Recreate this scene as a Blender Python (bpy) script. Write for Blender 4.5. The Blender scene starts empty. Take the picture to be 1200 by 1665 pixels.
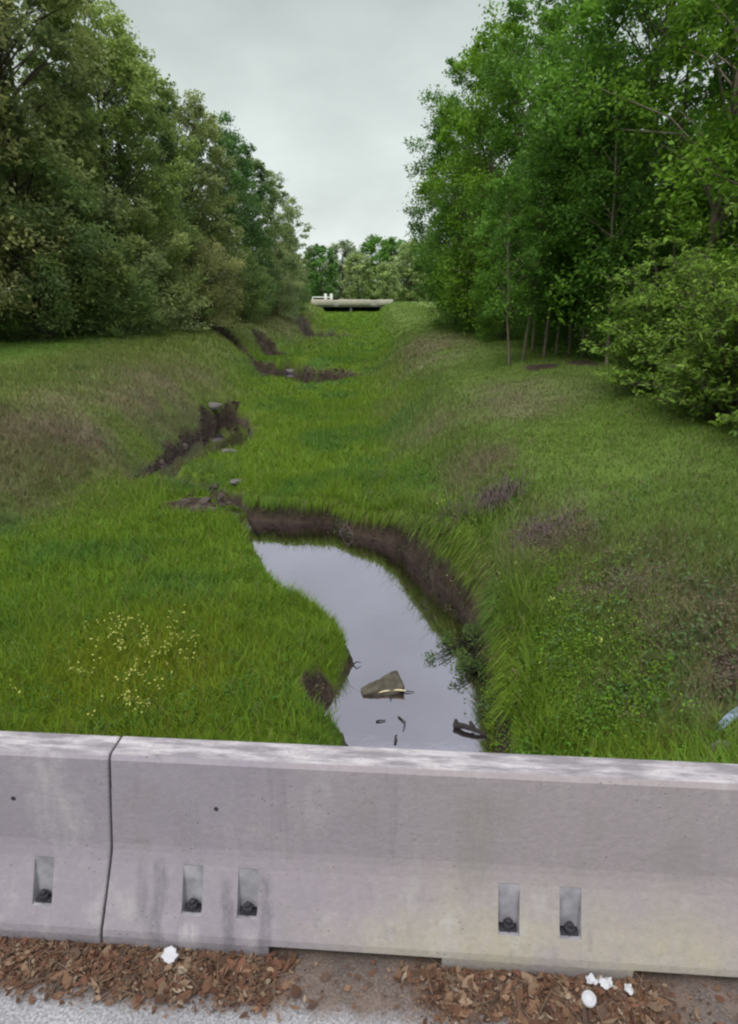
import bpy, math, random
import numpy as np
from mathutils import Vector, Matrix

C = bpy.context.scene
COL = C.collection
R = math.radians

# ------------------------------------------------------------------ camera, light, exposure
CAM_H, PITCH, FPX = 2.5, 19.78, 1000.0
cam = bpy.data.cameras.new('camera'); co = bpy.data.objects.new('camera', cam); COL.objects.link(co)
co.location = (0, 0, CAM_H); co.rotation_euler = (R(90 - PITCH), 0, 0)
cam.sensor_fit = 'VERTICAL'; cam.sensor_height = 24; cam.lens = 24 * FPX / 1665; cam.clip_start = .05; cam.clip_end = 5000
C.camera = co
SUN_EL, SUN_AZ = 58, 205          # overcast: a broad soft sun high behind the camera, a little to the left
W = bpy.data.worlds.new('World'); C.world = W; W.use_nodes = True
def build_world():
    nt = W.node_tree; N = nt.nodes; L = nt.links
    bg = N['Background']; bg.inputs['Strength'].default_value = .1
    sky = N.new('ShaderNodeTexSky'); sky.sky_type = 'NISHITA'; sky.sun_disc = False
    sky.sun_elevation = R(SUN_EL); sky.sun_rotation = R(SUN_AZ); sky.dust_density = 4
    tc = N.new('ShaderNodeTexCoord'); sep = N.new('ShaderNodeSeparateXYZ'); L.new(tc.outputs['Generated'], sep.inputs[0])
    ramp = N.new('ShaderNodeValToRGB'); L.new(sep.outputs['Z'], ramp.inputs[0])
    e = ramp.color_ramp.elements
    e[0].position = 0; e[0].color = (.73, .79, .765, 1)
    e[1].position = 1; e[1].color = (1.95, 1.95, 2.0, 1)
    for p, c in ((.12, (.65, .71, .685, 1)), (.3, (.43, .48, .462, 1)), (.64, (.40, .44, .43, 1)), (.80, (1.5, 1.53, 1.55, 1))):
        k = e.new(p); k.color = c
    mp = N.new('ShaderNodeMapping'); mp.inputs['Scale'].default_value = (1.6, 1.6, 3.2); L.new(tc.outputs['Generated'], mp.inputs[0])
    nz = N.new('ShaderNodeTexNoise'); nz.inputs['Scale'].default_value = 1.7; nz.inputs['Detail'].default_value = 5; nz.inputs['Roughness'].default_value = .5
    L.new(mp.outputs[0], nz.inputs['Vector'])
    mr = N.new('ShaderNodeMapRange'); mr.inputs['From Min'].default_value = .3; mr.inputs['From Max'].default_value = .7
    mr.inputs['To Min'].default_value = 7.9; mr.inputs['To Max'].default_value = 12.2; L.new(nz.outputs['Fac'], mr.inputs[0])
    mul = N.new('ShaderNodeVectorMath'); mul.operation = 'SCALE'; L.new(ramp.outputs[0], mul.inputs[0]); L.new(mr.outputs[0], mul.inputs['Scale'])
    mix = N.new('ShaderNodeMix'); mix.data_type = 'RGBA'; mix.inputs['Factor'].default_value = .94
    L.new(sky.outputs[0], mix.inputs['A']); L.new(mul.outputs[0], mix.inputs['B'])
    L.new(mix.outputs['Result'], bg.inputs['Color'])
build_world()
sl = bpy.data.lights.new('sun', 'SUN'); sl.energy = 1.4; sl.angle = R(30); sl.color = (1, .97, .92)
so = bpy.data.objects.new('sun', sl); COL.objects.link(so)
so.rotation_euler = (R(90 - SUN_EL), 0, R(180 - SUN_AZ + 0)); so.location = (0, 0, 60)
C.view_settings.view_transform = 'Standard'; C.view_settings.look = 'None'; C.view_settings.exposure = .4; C.view_settings.gamma = 1
C.render.engine = 'CYCLES'
C.cycles.use_denoising = True
C.cycles.max_bounces = 6; C.cycles.diffuse_bounces = 3; C.cycles.transmission_bounces = 3; C.cycles.transparent_max_bounces = 4
C.cycles.filter_width = 2.2

# ------------------------------------------------------------------ helpers
rng = np.random.default_rng(7); random.seed(7)
def tag(o, label=None, cat=None, group=None, kind=None):
    if label: o['label'] = label
    if cat: o['category'] = cat
    if group: o['group'] = group
    if kind: o['kind'] = kind
    return o
def empty(name, loc, rz=0):
    o = bpy.data.objects.new(name, None); COL.objects.link(o); o.location = loc; o.rotation_euler = (0, 0, rz); o.empty_display_size = .2
    return o
def link(name, me, mat=None, parent=None):
    o = bpy.data.objects.new(name, me); COL.objects.link(o)
    if mat and not me.materials: me.materials.append(mat)
    if parent: o.parent = parent
    return o
def mesh_np(name, V, F, attrs=None, smooth=False):
    """V (n,3); F (m,k) same-size polygons or list of such arrays; attrs: name -> (n,) floats or (n,3) colours"""
    me = bpy.data.meshes.new(name)
    Fs = F if isinstance(F, list) else [F]
    Fs = [np.asarray(f, dtype=np.int32) for f in Fs if len(f)]
    V = np.asarray(V, dtype=np.float32)
    me.vertices.add(len(V)); me.vertices.foreach_set('co', V.ravel())
    loops = np.concatenate([f.ravel() for f in Fs]); tot = np.concatenate([np.full(len(f), f.shape[1], np.int32) for f in Fs])
    start = np.concatenate([[0], np.cumsum(tot)[:-1]]).astype(np.int32)
    me.loops.add(len(loops)); me.loops.foreach_set('vertex_index', loops)
    me.polygons.add(len(tot)); me.polygons.foreach_set('loop_start', start)
    try: me.polygons.foreach_set('loop_total', tot)
    except Exception: pass
    if smooth: me.polygons.foreach_set('use_smooth', np.ones(len(tot), bool))
    for k, a in (attrs or {}).items():
        a = np.asarray(a, dtype=np.float32)
        if a.ndim == 1:
            at_ = me.attributes.new(k, 'FLOAT', 'POINT'); at_.data.foreach_set('value', a)
        else:
            at_ = me.attributes.new(k, 'FLOAT_COLOR', 'POINT'); b = np.ones((len(a), 4), np.float32); b[:, :3] = a; at_.data.foreach_set('color', b.ravel())
    me.update(calc_edges=True); me.validate()
    return me
def _h(ix, iy, s):
    n = (ix.astype(np.int64) * 374761393 + iy.astype(np.int64) * 668265263 + s * 1442695041) & 0x7fffffff
    n = ((n ^ (n >> 13)) * 1274126177) & 0x7fffffff
    return ((n ^ (n >> 16)) & 0xffff) / 65535.0
def vnoise(x, y, sc, s=0, oct=3):
    x = np.asarray(x, float) / sc; y = np.asarray(y, float) / sc; out = 0; amp = 1; tot = 0
    for o in range(oct):
        ix = np.floor(x); iy = np.floor(y); fx = x - ix; fy = y - iy; fx = fx * fx * (3 - 2 * fx); fy = fy * fy * (3 - 2 * fy)
        a = _h(ix, iy, s + o); b = _h(ix + 1, iy, s + o); c = _h(ix, iy + 1, s + o); d = _h(ix + 1, iy + 1, s + o)
        out = out + amp * (a * (1 - fx) * (1 - fy) + b * fx * (1 - fy) + c * (1 - fx) * fy + d * fx * fy); tot += amp
        amp *= .5; x = x * 2.03 + 17; y = y * 2.03 + 5
    return out / tot
def sstep(a, b, x):
    t = np.clip((x - a) / (b - a), 0, 1); return t * t * (3 - 2 * t)
def at(px, py, z):
    """where the sight line through photo pixel (px,py) meets the level z"""
    p = R(PITCH); u = (px - 600) / FPX; v = (832.5 - py) / FPX
    d = (u, math.cos(p) + v * math.sin(p), -math.sin(p) + v * math.cos(p)); t = (z - CAM_H) / d[2]
    return (d[0] * t, d[1] * t)
def tubes(polys, sides=5):
    """polys: list of (points (n,3), radii (n,))"""
    V = []; F = []; b = 0
    for P, rad in polys:
        P = np.asarray(P, float); n = len(P)
        T = np.gradient(P, axis=0); T /= np.linalg.norm(T, axis=1)[:, None] + 1e-9
        ref = np.array([0, 0, 1.]) if abs(T[0][2]) < .9 else np.array([1., 0, 0])
        A = np.cross(T, ref); A /= np.linalg.norm(A, axis=1)[:, None] + 1e-9; B = np.cross(T, A)
        ph = np.arange(sides) * 2 * math.pi / sides
        ring = P[:, None, :] + np.asarray(rad)[:, None, None] * (np.cos(ph)[None, :, None] * A[:, None, :] + np.sin(ph)[None, :, None] * B[:, None, :])
        V.append(ring.reshape(-1, 3))
        i = np.arange(n - 1)[:, None] * sides; j = np.arange(sides)[None, :]; j2 = (j + 1) % sides
        F.append((b + np.stack([i + j, i + j2, i + sides + j2, i + sides + j], -1)).reshape(-1, 4))
        b += n * sides
    return np.concatenate(V), np.concatenate(F)

# ------------------------------------------------------------------ materials
def newmat(name):
    m = bpy.data.materials.new(name); m.use_nodes = True
    return m, m.node_tree.nodes, m.node_tree.links, m.node_tree.nodes['Principled BSDF']
def noise(N, L, vec, scale, detail=4, rough=.55, mapscale=None):
    n = N.new('ShaderNodeTexNoise'); n.inputs['Scale'].default_value = scale; n.inputs['Detail'].default_value = detail; n.inputs['Roughness'].default_value = rough
    if mapscale:
        mp = N.new('ShaderNodeMapping'); mp.inputs['Scale'].default_value = mapscale; L.new(vec, mp.inputs[0]); vec = mp.outputs[0]
    L.new(vec, n.inputs['Vector']); return n.outputs['Fac']
def mapr(N, L, v, a, b, c=0, d=1):
    m = N.new('ShaderNodeMapRange'); L.new(v, m.inputs[0])
    for k, x in zip(('From Min', 'From Max', 'To Min', 'To Max'), (a, b, c, d)): m.inputs[k].default_value = x
    return m.outputs[0]
def mixc(N, L, f, a, b, mode='MIX'):
    m = N.new('ShaderNodeMix'); m.data_type = 'RGBA'; m.blend_type = mode
    for s, v in (('Factor', f), ('A', a), ('B', b)):
        if isinstance(v, (int, float)): m.inputs[s].default_value = v
        elif isinstance(v, tuple): m.inputs[s].default_value = (*v, 1)
        else: L.new(v, m.inputs[s])
    return m.outputs['Result']
def math_(N, L, op, a, b=0.):
    m = N.new('ShaderNodeMath'); m.operation = op
    for i, v in enumerate((a, b)):
        if isinstance(v, (int, float)): m.inputs[i].default_value = v
        else: L.new(v, m.inputs[i])
    return m.outputs[0]
def bump(N, L, bs, h, strength=.3, dist=.01):
    b = N.new('ShaderNodeBump'); b.inputs['Strength'].default_value = strength; b.inputs['Distance'].default_value = dist
    L.new(h, b.inputs['Height']); L.new(b.outputs[0], bs.inputs['Normal'])
def objco(N): return N.new('ShaderNodeTexCoord').outputs['Object']
def geopos(N): return N.new('ShaderNodeNewGeometry').outputs['Position']
def simple(name, col, rough=.8, var=.25, scale=20, bmp=.2):
    m, N, L, b = newmat(name); o = objco(N); n = noise(N, L, o, scale)
    c = mixc(N, L, mapr(N, L, n, .3, .7), tuple(x * (1 - var) for x in col), tuple(min(1, x * (1 + var)) for x in col))
    L.new(c, b.inputs['Base Color']); b.inputs['Roughness'].default_value = rough; b.inputs['Specular IOR Level'].default_value = .25
    if bmp: bump(N, L, b, n, bmp)
    return m
def leafmat(name, col, var=.45, hue=(1.25, 1.1, .8), trans=.3):
    """green leaf: base colour x the object's own tint, varied leaf by leaf"""
    m, N, L, b = newmat(name)
    at_ = N.new('ShaderNodeAttribute'); at_.attribute_name = 'tone'
    oi = N.new('ShaderNodeObjectInfo')
    a = tuple(x * (1 - var) for x in col); c = tuple(min(1, x * (1 + var) * h) for x, h in zip(col, hue))
    base = mixc(N, L, at_.outputs['Fac'], a, c)
    base = mixc(N, L, 1., base, oi.outputs['Color'], 'MULTIPLY')
    L.new(base, b.inputs['Base Color']); b.inputs['Roughness'].default_value = .55; b.inputs['Specular IOR Level'].default_value = .2
    tr = N.new('ShaderNodeBsdfTranslucent'); L.new(base, tr.inputs['Color'])
    mx = N.new('ShaderNodeMixShader'); mx.inputs[0].default_value = trans
    L.new(b.outputs[0], mx.inputs[1]); L.new(tr.outputs[0], mx.inputs[2]); L.new(mx.outputs[0], N['Material Output'].inputs['Surface'])
    return m
def colmat(name, rough=.8, trans=0.):
    m, N, L, b = newmat(name)
    at_ = N.new('ShaderNodeAttribute'); at_.attribute_name = 'col'
    L.new(at_.outputs['Color'], b.inputs['Base Color']); b.inputs['Roughness'].default_value = rough; b.inputs['Specular IOR Level'].default_value = .2
    if trans:
        tr = N.new('ShaderNodeBsdfTranslucent'); L.new(at_.outputs['Color'], tr.inputs['Color'])
        mx = N.new('ShaderNodeMixShader'); mx.inputs[0].default_value = trans
        L.new(b.outputs[0], mx.inputs[1]); L.new(tr.outputs[0], mx.inputs[2]); L.new(mx.outputs[0], N['Material Output'].inputs['Surface'])
    return m
def concrete_mat():
    m, N, L, b = newmat('weathered_concrete'); o = objco(N)
    sep = N.new('ShaderNodeSeparateXYZ'); L.new(o, sep.inputs[0]); x, z = sep.outputs['X'], sep.outputs['Z']
    n1 = noise(N, L, o, 2.6, 6, .62); n2 = noise(N, L, o, 38, 4, .65)
    streak = noise(N, L, o, 1., 5, .62, (13, 13, .75)); fine = noise(N, L, o, 1., 3, .6, (55, 55, 2.2))
    c = mixc(N, L, mapr(N, L, n1, .3, .7), (0.255, 0.224, 0.265), (0.299, 0.265, 0.300))
    warm = mapr(N, L, math_(N, L, 'ADD', x, math_(N, L, 'MULTIPLY', n1, .8)), -.2, .9)     # yellower casting towards the right
    c = mixc(N, L, math_(N, L, 'MULTIPLY', warm, .75), c, (0.313, 0.272, 0.273))
    low = mapr(N, L, z, .42, .15)
    c = mixc(N, L, math_(N, L, 'MULTIPLY', math_(N, L, 'MULTIPLY', warm, low), mapr(N, L, n1, .38, .62, 0, .9)), c, (0.350, 0.317, 0.248))
    c = mixc(N, L, mapr(N, L, streak, .58, .76, 0, .4), c, (0.138, 0.129, 0.149))               # run-off streaks
    c = mixc(N, L, mapr(N, L, fine, .6, .8, 0, .3), c, (0.242, 0.223, 0.209))
    c = mixc(N, L, mapr(N, L, streak, .42, .26, 0, .3), c, (0.376, 0.343, 0.366))
    chalk = noise(N, L, o, 1., 6, .68, (4.5, 4.5, 2.2))
    c = mixc(N, L, mapr(N, L, chalk, .56, .72, 0, .5), c, (.44, .425, .42)); c = mixc(N, L, mapr(N, L, chalk, .44, .30, 0, .4), c, (.235, .215, .20))
    for cx, hw, za, zb, cc, k in ((-.70, .042, .14, .0, (0.465, 0.437, 0.453), .75), (-.475, .042, .14, .0, (0.412, 0.384, 0.401), .55), (-.83, .035, .36, .05, (0.116, 0.107, 0.131), .6), (-.56, .03, .30, .0, (0.116, 0.107, 0.131), .7), (-.41, .035, .33, .0, (0.126, 0.116, 0.140), .65), (-.90, .03, .36, .15, (0.134, 0.120, 0.140), .4), (.42, .09, .75, .3, (0.215, 0.202, 0.174), .45)):
        dx = math_(N, L, 'ABSOLUTE', math_(N, L, 'ADD', math_(N, L, 'SUBTRACT', x, cx), math_(N, L, 'MULTIPLY', math_(N, L, 'SUBTRACT', n1, .5), .12)))
        f = math_(N, L, 'MULTIPLY', mapr(N, L, dx, hw, hw * .4, 0, k), math_(N, L, 'MULTIPLY', mapr(N, L, z, za, za - .05), mapr(N, L, z, zb - .06, zb)))
        c = mixc(N, L, math_(N, L, 'MULTIPLY', f, mapr(N, L, fine, .3, .6, .3, 1)), c, cc)
    c = mixc(N, L, mapr(N, L, z, .075, .0, 0, .55), c, (0.170, 0.159, 0.174))                    # damp foot
    geo = N.new('ShaderNodeNewGeometry'); s2 = N.new('ShaderNodeSeparateXYZ'); L.new(geo.outputs['Normal'], s2.inputs[0])
    topm = math_(N, L, 'MULTIPLY', mapr(N, L, s2.outputs['Z'], .6, .9), mapr(N, L, z, .75, .79))
    tn = noise(N, L, o, 1., 5, .65, (5, 30, 30))
    tc = mixc(N, L, mapr(N, L, tn, .40, .6), (0.197, 0.180, 0.201), (0.428, 0.399, 0.422))
    c = mixc(N, L, topm, c, tc)
    c = mixc(N, L, mapr(N, L, n2, .35, .75, .0, .28), c, (0.180, 0.163, 0.174))
    vo = N.new('ShaderNodeTexVoronoi'); vo.inputs['Scale'].default_value = 34; L.new(o, vo.inputs['Vector'])
    pore = math_(N, L, 'MULTIPLY', mapr(N, L, vo.outputs['Distance'], .16, .05), mapr(N, L, noise(N, L, o, 5, 2), .5, .62))
    c = mixc(N, L, math_(N, L, 'MULTIPLY', pore, .6), c, (.1, .098, .1))
    L.new(c, b.inputs['Base Color']); b.inputs['Roughness'].default_value = .88; b.inputs['Specular IOR Level'].default_value = .3
    bump(N, L, b, math_(N, L, 'SUBTRACT', math_(N, L, 'ADD', n2, math_(N, L, 'MULTIPLY', n1, 1.2)), pore), .5, .008)
    return m
M = {}
M['concrete'] = concrete_mat()
M['pocket'] = simple('pocket_concrete', (.27, .26, .285), .9, .3, 14)
M['steel_and_hole'] = simple('rusty_steel_and_hole', (.035, .033, .04), .6, .4, 40)  # anchor pins; its dark tone also stands for the shade in the lifting holes
M['bark'] = simple('bark', (.085, .068, .055), .95, .45, 9, .5)
M['pale_bark'] = simple('pale_bark', (.19, .16, .12), .9, .35, 9, .4)
M['leaf'] = leafmat('leaf_green', (.155, .215, .075), var=.35, trans=.42)
M['grass'] = colmat('grass_blades', .7, .42)
M['litter'] = colmat('dry_leaf', .85, .1)
M['flower'] = colmat('flower_petals', .7, .2)
M['stone'] = simple('stream_stone', (.075, .06, .05), .85, .45, 12, .4)
M['pale_stone'] = simple('pale_stone', (.13, .12, .115), .85, .3, 14, .4)
M['paper'] = simple('white_paper', (.47, .47, .5), .7, .06, 15, .1)
M['blue'] = simple('blue_plastic', (.22, .27, .38), .5, .3, 18, .2)
M['wood'] = simple('wet_wood', (.075, .066, .048), .8, .4, 7, .5)
M['cutwood'] = simple('split_wood', (.55, .47, .30), .75, .2, 12, .2)
M['twig'] = simple('dead_twig', (.12, .09, .085), .95, .4, 9, .2)
M['dark_twig'] = simple('wet_twig', (.03, .026, .025), .8, .3, 9, .2)
M['bridge'] = simple('bridge_concrete', (.46, .43, .36), .85, .15, 1.2, .1)
M['white_paint'] = simple('white_paint', (.78, .78, .76), .6, .06, 3, 0)
M['shadow_concrete'] = simple('shaded_bridge_concrete', (.22, .21, .2), .9, .25, 1.5, .1)  # darker copy of the bridge concrete, the shade under the parapets put into its colour
def water_mat():
    m, N, L, b = newmat('creek_water')
    b.inputs['Base Color'].default_value = (.035, .028, .016, 1); b.inputs['Roughness'].default_value = .35; b.inputs['Specular IOR Level'].default_value = 0
    g = N.new('ShaderNodeBsdfGlossy'); g.inputs['Color'].default_value = (.80, .74, .90, 1); g.inputs['Roughness'].default_value = .02
    n = noise(N, L, geopos(N), 5, 3, .5); bp = N.new('ShaderNodeBump'); bp.inputs['Strength'].default_value = .06; bp.inputs['Distance'].default_value = .02
    L.new(n, bp.inputs['Height']); L.new(bp.outputs[0], g.inputs['Normal'])
    lw = N.new('ShaderNodeLayerWeight'); lw.inputs['Blend'].default_value = .5
    f = mapr(N, L, lw.outputs['Facing'], .25, .75, .72, .9)
    mx = N.new('ShaderNodeMixShader'); L.new(f, mx.inputs[0]); L.new(b.outputs[0], mx.inputs[1]); L.new(g.outputs[0], mx.inputs[2])
    L.new(mx.outputs[0], N['Material Output'].inputs['Surface'])
    return m
M['water'] = water_mat()
def road_mat():
    m, N, L, b = newmat('asphalt_and_silt'); p = geopos(N)
    sep = N.new('ShaderNodeSeparateXYZ'); L.new(p, sep.inputs[0])
    n = noise(N, L, p, 90, 3, .7); n1 = noise(N, L, p, 7, 5, .6); n2 = noise(N, L, p, 2.1, 3)
    asp = mixc(N, L, mapr(N, L, n, .35, .68), (.16, .16, .17), (.46, .46, .49))
    asp = mixc(N, L, mapr(N, L, n2, .4, .62, 0, .35), asp, (.13, .125, .13))
    silt = mixc(N, L, mapr(N, L, n1, .35, .65), (.065, .043, .033), (.15, .098, .072))
    silt = mixc(N, L, mapr(N, L, n, .45, .75, 0, .5), silt, (.22, .16, .12))
    # silt lies in a strip along the barrier: distance measured square to it
    y = math_(N, L, 'ADD', sep.outputs['Y'], math_(N, L, 'MULTIPLY', sep.outputs['X'], .065))
    y = math_(N, L, 'ADD', y, math_(N, L, 'MULTIPLY', math_(N, L, 'SUBTRACT', n1, .5), .16))
    f = mapr(N, L, y, 1.45, 1.53)
    # bare grey patches in front of the two drain slots
    for cx in (-.06, 1.42):
        dx = math_(N, L, 'ABSOLUTE', math_(N, L, 'SUBTRACT', sep.outputs['X'], cx))
        dx = math_(N, L, 'ADD', dx, math_(N, L, 'MULTIPLY', math_(N, L, 'SUBTRACT', n1, .5), .3))
        f = math_(N, L, 'MULTIPLY', f, mapr(N, L, dx, .2, .36, .82, 1))
    L.new(mixc(N, L, f, asp, silt), b.inputs['Base Color']); b.inputs['Roughness'].default_value = .92; b.inputs['Specular IOR Level'].default_value = .25
    bump(N, L, b, math_(N, L, 'ADD', n, n1), .5, .012)
    return m
M['road'] = road_mat()
def ground_mat():
    m, N, L, b = newmat('ditch_ground'); p = geopos(N)
    a = N.new('ShaderNodeAttribute'); a.attribute_name = 'col'; s = N.new('ShaderNodeAttribute'); s.attribute_name = 'soil'
    n = noise(N, L, p, 9, 5, .65); n2 = noise(N, L, p, 1.3, 4); n3 = noise(N, L, p, 45, 3, .7)
    g = mixc(N, L, mapr(N, L, n, .3, .7, 0, .6), a.outputs['Color'], mixc(N, L, 1., a.outputs['Color'], (.45, .45, .4), 'MULTIPLY'))
    soil = mixc(N, L, mapr(N, L, n, .35, .65), (.020, .0145, .010), (.058, .043, .031))
    soil = mixc(N, L, mapr(N, L, n2, .45, .65, 0, .6), soil, (.082, .060, .046))
    soil = mixc(N, L, mapr(N, L, n3, .6, .8, 0, .6), soil, (.14, .115, .09))
    L.new(mixc(N, L, s.outputs['Fac'], g, soil), b.inputs['Base Color']); b.inputs['Roughness'].default_value = .95; b.inputs['Specular IOR Level'].default_value = .2
    bump(N, L, b, math_(N, L, 'ADD', n, n3), .6, .04)
    return m
M['ground'] = ground_mat()

# ------------------------------------------------------------------ terrain: a grassed flood ditch with a meandering low-flow creek
WATER = -2.6
def poly(pix, z=WATER): return np.array([at(px, py, z) for px, py in pix])
POOL = poly([(560, 1290), (552, 1215), (520, 1165), (548, 1110), (572, 1078), (556, 1035), (522, 1003), (455, 977), (425, 930), (408, 880), (394, 846),
             (455, 850), (540, 852), (575, 868), (655, 888), (692, 930), (748, 978), (775, 1025), (796, 1080), (806, 1140), (810, 1215), (815, 1290)])
REACH2 = poly([(398, 692), (408, 716), (390, 742), (342, 762), (282, 784), (232, 808), (212, 806), (222, 782), (268, 748), (318, 714), (352, 692), (372, 680)])
REACH3 = poly([(548, 618), (556, 626), (530, 634), (500, 634), (470, 618), (452, 607), (470, 603), (500, 620)])
REACH4 = poly([(540, 545), (545, 550), (520, 552), (505, 547), (512, 543)])
BED = [POOL, REACH2, REACH3, REACH4]
RIFFLE = np.array([at(px, py, WATER) for px, py in ((398, 858), (372, 822), (330, 812), (285, 800), (250, 792))])
def sd_poly(x, y, P):
    """signed distance to polygon, negative inside"""
    d = np.full(x.shape, 1e9); ins = np.zeros(x.shape, bool); n = len(P)
    for i in range(n):
        ax, ay = P[i]; bx, by = P[(i + 1) % n]; ex, ey = bx - ax, by - ay
        t = np.clip(((x - ax) * ex + (y - ay) * ey) / (ex * ex + ey * ey + 1e-12), 0, 1)
        d = np.minimum(d, np.hypot(x - ax - t * ex, y - ay - t * ey))
        c = ((ay > y) != (by > y)) & (x < (bx - ax) * (y - ay) / (by - ay + 1e-12) + ax)
        ins ^= c
    return np.where(ins, -d, d)
def d_line(x, y, P):
    d = np.full(x.shape, 1e9)
    for i in range(len(P) - 1):
        ax, ay = P[i]; bx, by = P[i + 1]; ex, ey = bx - ax, by - ay
        t = np.clip(((x - ax) * ex + (y - ay) * ey) / (ex * ex + ey * ey), 0, 1)
        d = np.minimum(d, np.hypot(x - ax - t * ex, y - ay - t * ey))
    return d
YL = [0, 10, 13, 16.5, 20, 24, 27, 31, 38, 46, 60, 80, 150]
XL = [-8.2, -7.9, -7.4, -6.75, -6.35, -6.15, -5.9, -6.6, -6.6, -8.2, -7.2, -6.4, -10.]  # toe of the left slope
YR = [0, 6, 9, 11.5, 14, 18, 30, 45, 80, 150]
XR = [1.6, 1.42, .98, .55, .45, .65, .75, .65, .4, 2.2]                                # toe of the right slope
XRC = [6.2, 6.1, 6.0, 5.9, 5.8, 5.6, 5.2, 4.9, 4.6, 5.4]                               # crest of the right slope
def creek_sd(x, y):
    w = (vnoise(x, y, .55, 3) - .5) * .22 + (vnoise(x, y, 1.7, 8) - .5) * .25
    d = np.minimum.reduce([sd_poly(x, y, P) for P in BED]) + w * sstep(-.1, .6, np.abs(x) * 0 + 1)
    return np.minimum(d, d_line(x, y, RIFFLE) - .32 + w)
GULLY = [([at(350, 556, -1.3), at(372, 568, -1.6), at(392, 578, -1.8), at(425, 598, -2.1), at(455, 606, -2.3)], .75, .9), ([at(455, 606, -2.3), at(480, 616, -2.4), at(505, 624, -2.4), at(548, 612, -2.3)], 1.3, 1.1),
         ([at(425, 552, -1.4), at(445, 566, -1.7), at(470, 575, -1.9)], .8, .9), ([at(500, 538, -2.0), at(520, 547, -2.2), at(548, 546, -2.2)], 1.6, 1.2), ([at(478, 522, -1.4), at(492, 530, -1.6)], .9, .7), ([at(376, 664, -2.2), at(345, 678, -2.2), at(310, 708, -2.2), at(262, 744, -2.2), at(212, 790, -2.3)], .30, .5)]
def gully_d(x, y, extra=0.):
    d = np.full(np.shape(x), 9.); n = (vnoise(x, y, .9, 66) - .5) * 1.1
    for P, w, k in GULLY: d = np.minimum(d, (d_line(x, y, P) + n * w) / w)
    return d
MOUNDS = [(at(300, 690, -2.2), .9, 1.6, .25), (at(210, 765, -2.2), .9, 1.0, .2), (at(505, 590, -2.0), 3.2, 3.0, .55), (at(525, 538, -2.0), 3.0, 4.0, .5), (at(370, 668, -2.2), 1.2, 1.2, .3)]
def H(x, y):
    x = np.asarray(x, float); y = np.asarray(y, float)
    xl = np.interp(y, YL, XL); xr = np.interp(y, YR, XR); xc = np.interp(y, YR, XRC)
    wob = (vnoise(x, y, 4, 21) - .5) * 1.0
    tl = (xl + wob * .35 - x) / 4.6
    left = np.interp(tl, [0, .07, .3, .62, 1., 1.7, 3.4], [0, .32, 1.1, 1.8, 2.1, 2.3, 2.5])
    tr = (x - xr + wob * .35) / (xc - xr)
    right = np.interp(tr, [-.05, .08, .30, .55, 1., 1.4], [0, .30, 1.05, 1.65, 2.15, 2.3])
    z = -2.14 + left + right + (vnoise(x, y, 2.6, 31) - .5) * .22 + (vnoise(x, y, .6, 41) - .5) * .10
    z = z + (vnoise(x, y, 1.4, 33) - .5) * .42 * sstep(.05, .3, tl) * sstep(1.5, .9, tl) + (vnoise(x, y, 1.0, 34) - .5) * .26 * sstep(.2, .4, tr) * sstep(1.2, .8, tr)
    d = creek_sd(x, y)
    soft = sstep(.3, -.3, x - np.interp(y, [5.5, 8.5, 10, 13], [-.1, -.4, -1.3, -3.]))        # the inside of the bend slopes gently
    low = np.where(d < 0, WATER + .02 + np.maximum(d, -.5) * .7, WATER + .02 + d * (5. - 3.7 * soft) + .06 * vnoise(x, y, .25, 52))
    z = np.minimum(z, low)
    for (cx, cy), rx, ry, k in MOUNDS: z = z + k * np.exp(-(((x - cx) / rx) ** 2 + ((y - cy) / ry) ** 2)) * sstep(.05, .5, d)
    gn = (vnoise(x, y, .9, 66) - .5) * 1.1
    for P, w, k in GULLY: z = z - k * (1 - sstep(.35, 1.15, (d_line(x, y, P) + gn * w) / w))
    # the ditch fades out behind the far bridge; the near road embankment closes this end
    z = z + (-.3 - z) * sstep(151, 158, y)
    e = sstep(2.3, 4.7, y)
    z = -.08 * (1 - e) + z * e
    return z
def soil_mask(x, y):
    d = creek_sd(x, y); n = vnoise(x, y, .35, 71)
    s = 1 - sstep(.07, .17, d + (n - .5) * .14 + .1 * sstep(.3, -.3, x - np.interp(y, [5.5, 8.5, 10, 13], [-.1, -.4, -1.3, -3.])) * (y < 14))
    s = np.maximum(s, 1 - sstep(.0, .25, sd_poly(x, y, REACH2) + (n - .5) * .5))
    s = np.maximum(s, 1 - sstep(1.0, 1.5, gully_d(x, y) + (n - .5) * .5))
    for (cx, cy), rx, ry in SOILB:
        g = np.exp(-(((x - cx) / rx) ** 2 + ((y - cy) / ry) ** 2)); s = np.maximum(s, sstep(.35, .62, g + (n - .5) * .6))
    return s
def dry_mask(x, y):
    n = vnoise(x, y, 1.3, 81); n2 = vnoise(x, y, .3, 82); g = 0
    for (cx, cy), rx, ry, a in DRYB: g = np.maximum(g, a * np.exp(-(((x - cx) / rx) ** 2 + ((y - cy) / ry) ** 2)))
    xl = np.interp(y, YL, XL); xr = np.interp(y, YR, XR)
    slope = np.clip(sstep(.0, 1.6, xl - x) * (1 - .5 * sstep(6, 9, xl - x)) + sstep(.9, 1.6, x - xr), 0, 1)
    return np.clip(g * (.15 + 1.1 * n) * 1.0 + slope * .16 * n2 + (n - .5) * .15 * slope, 0, 1)
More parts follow.
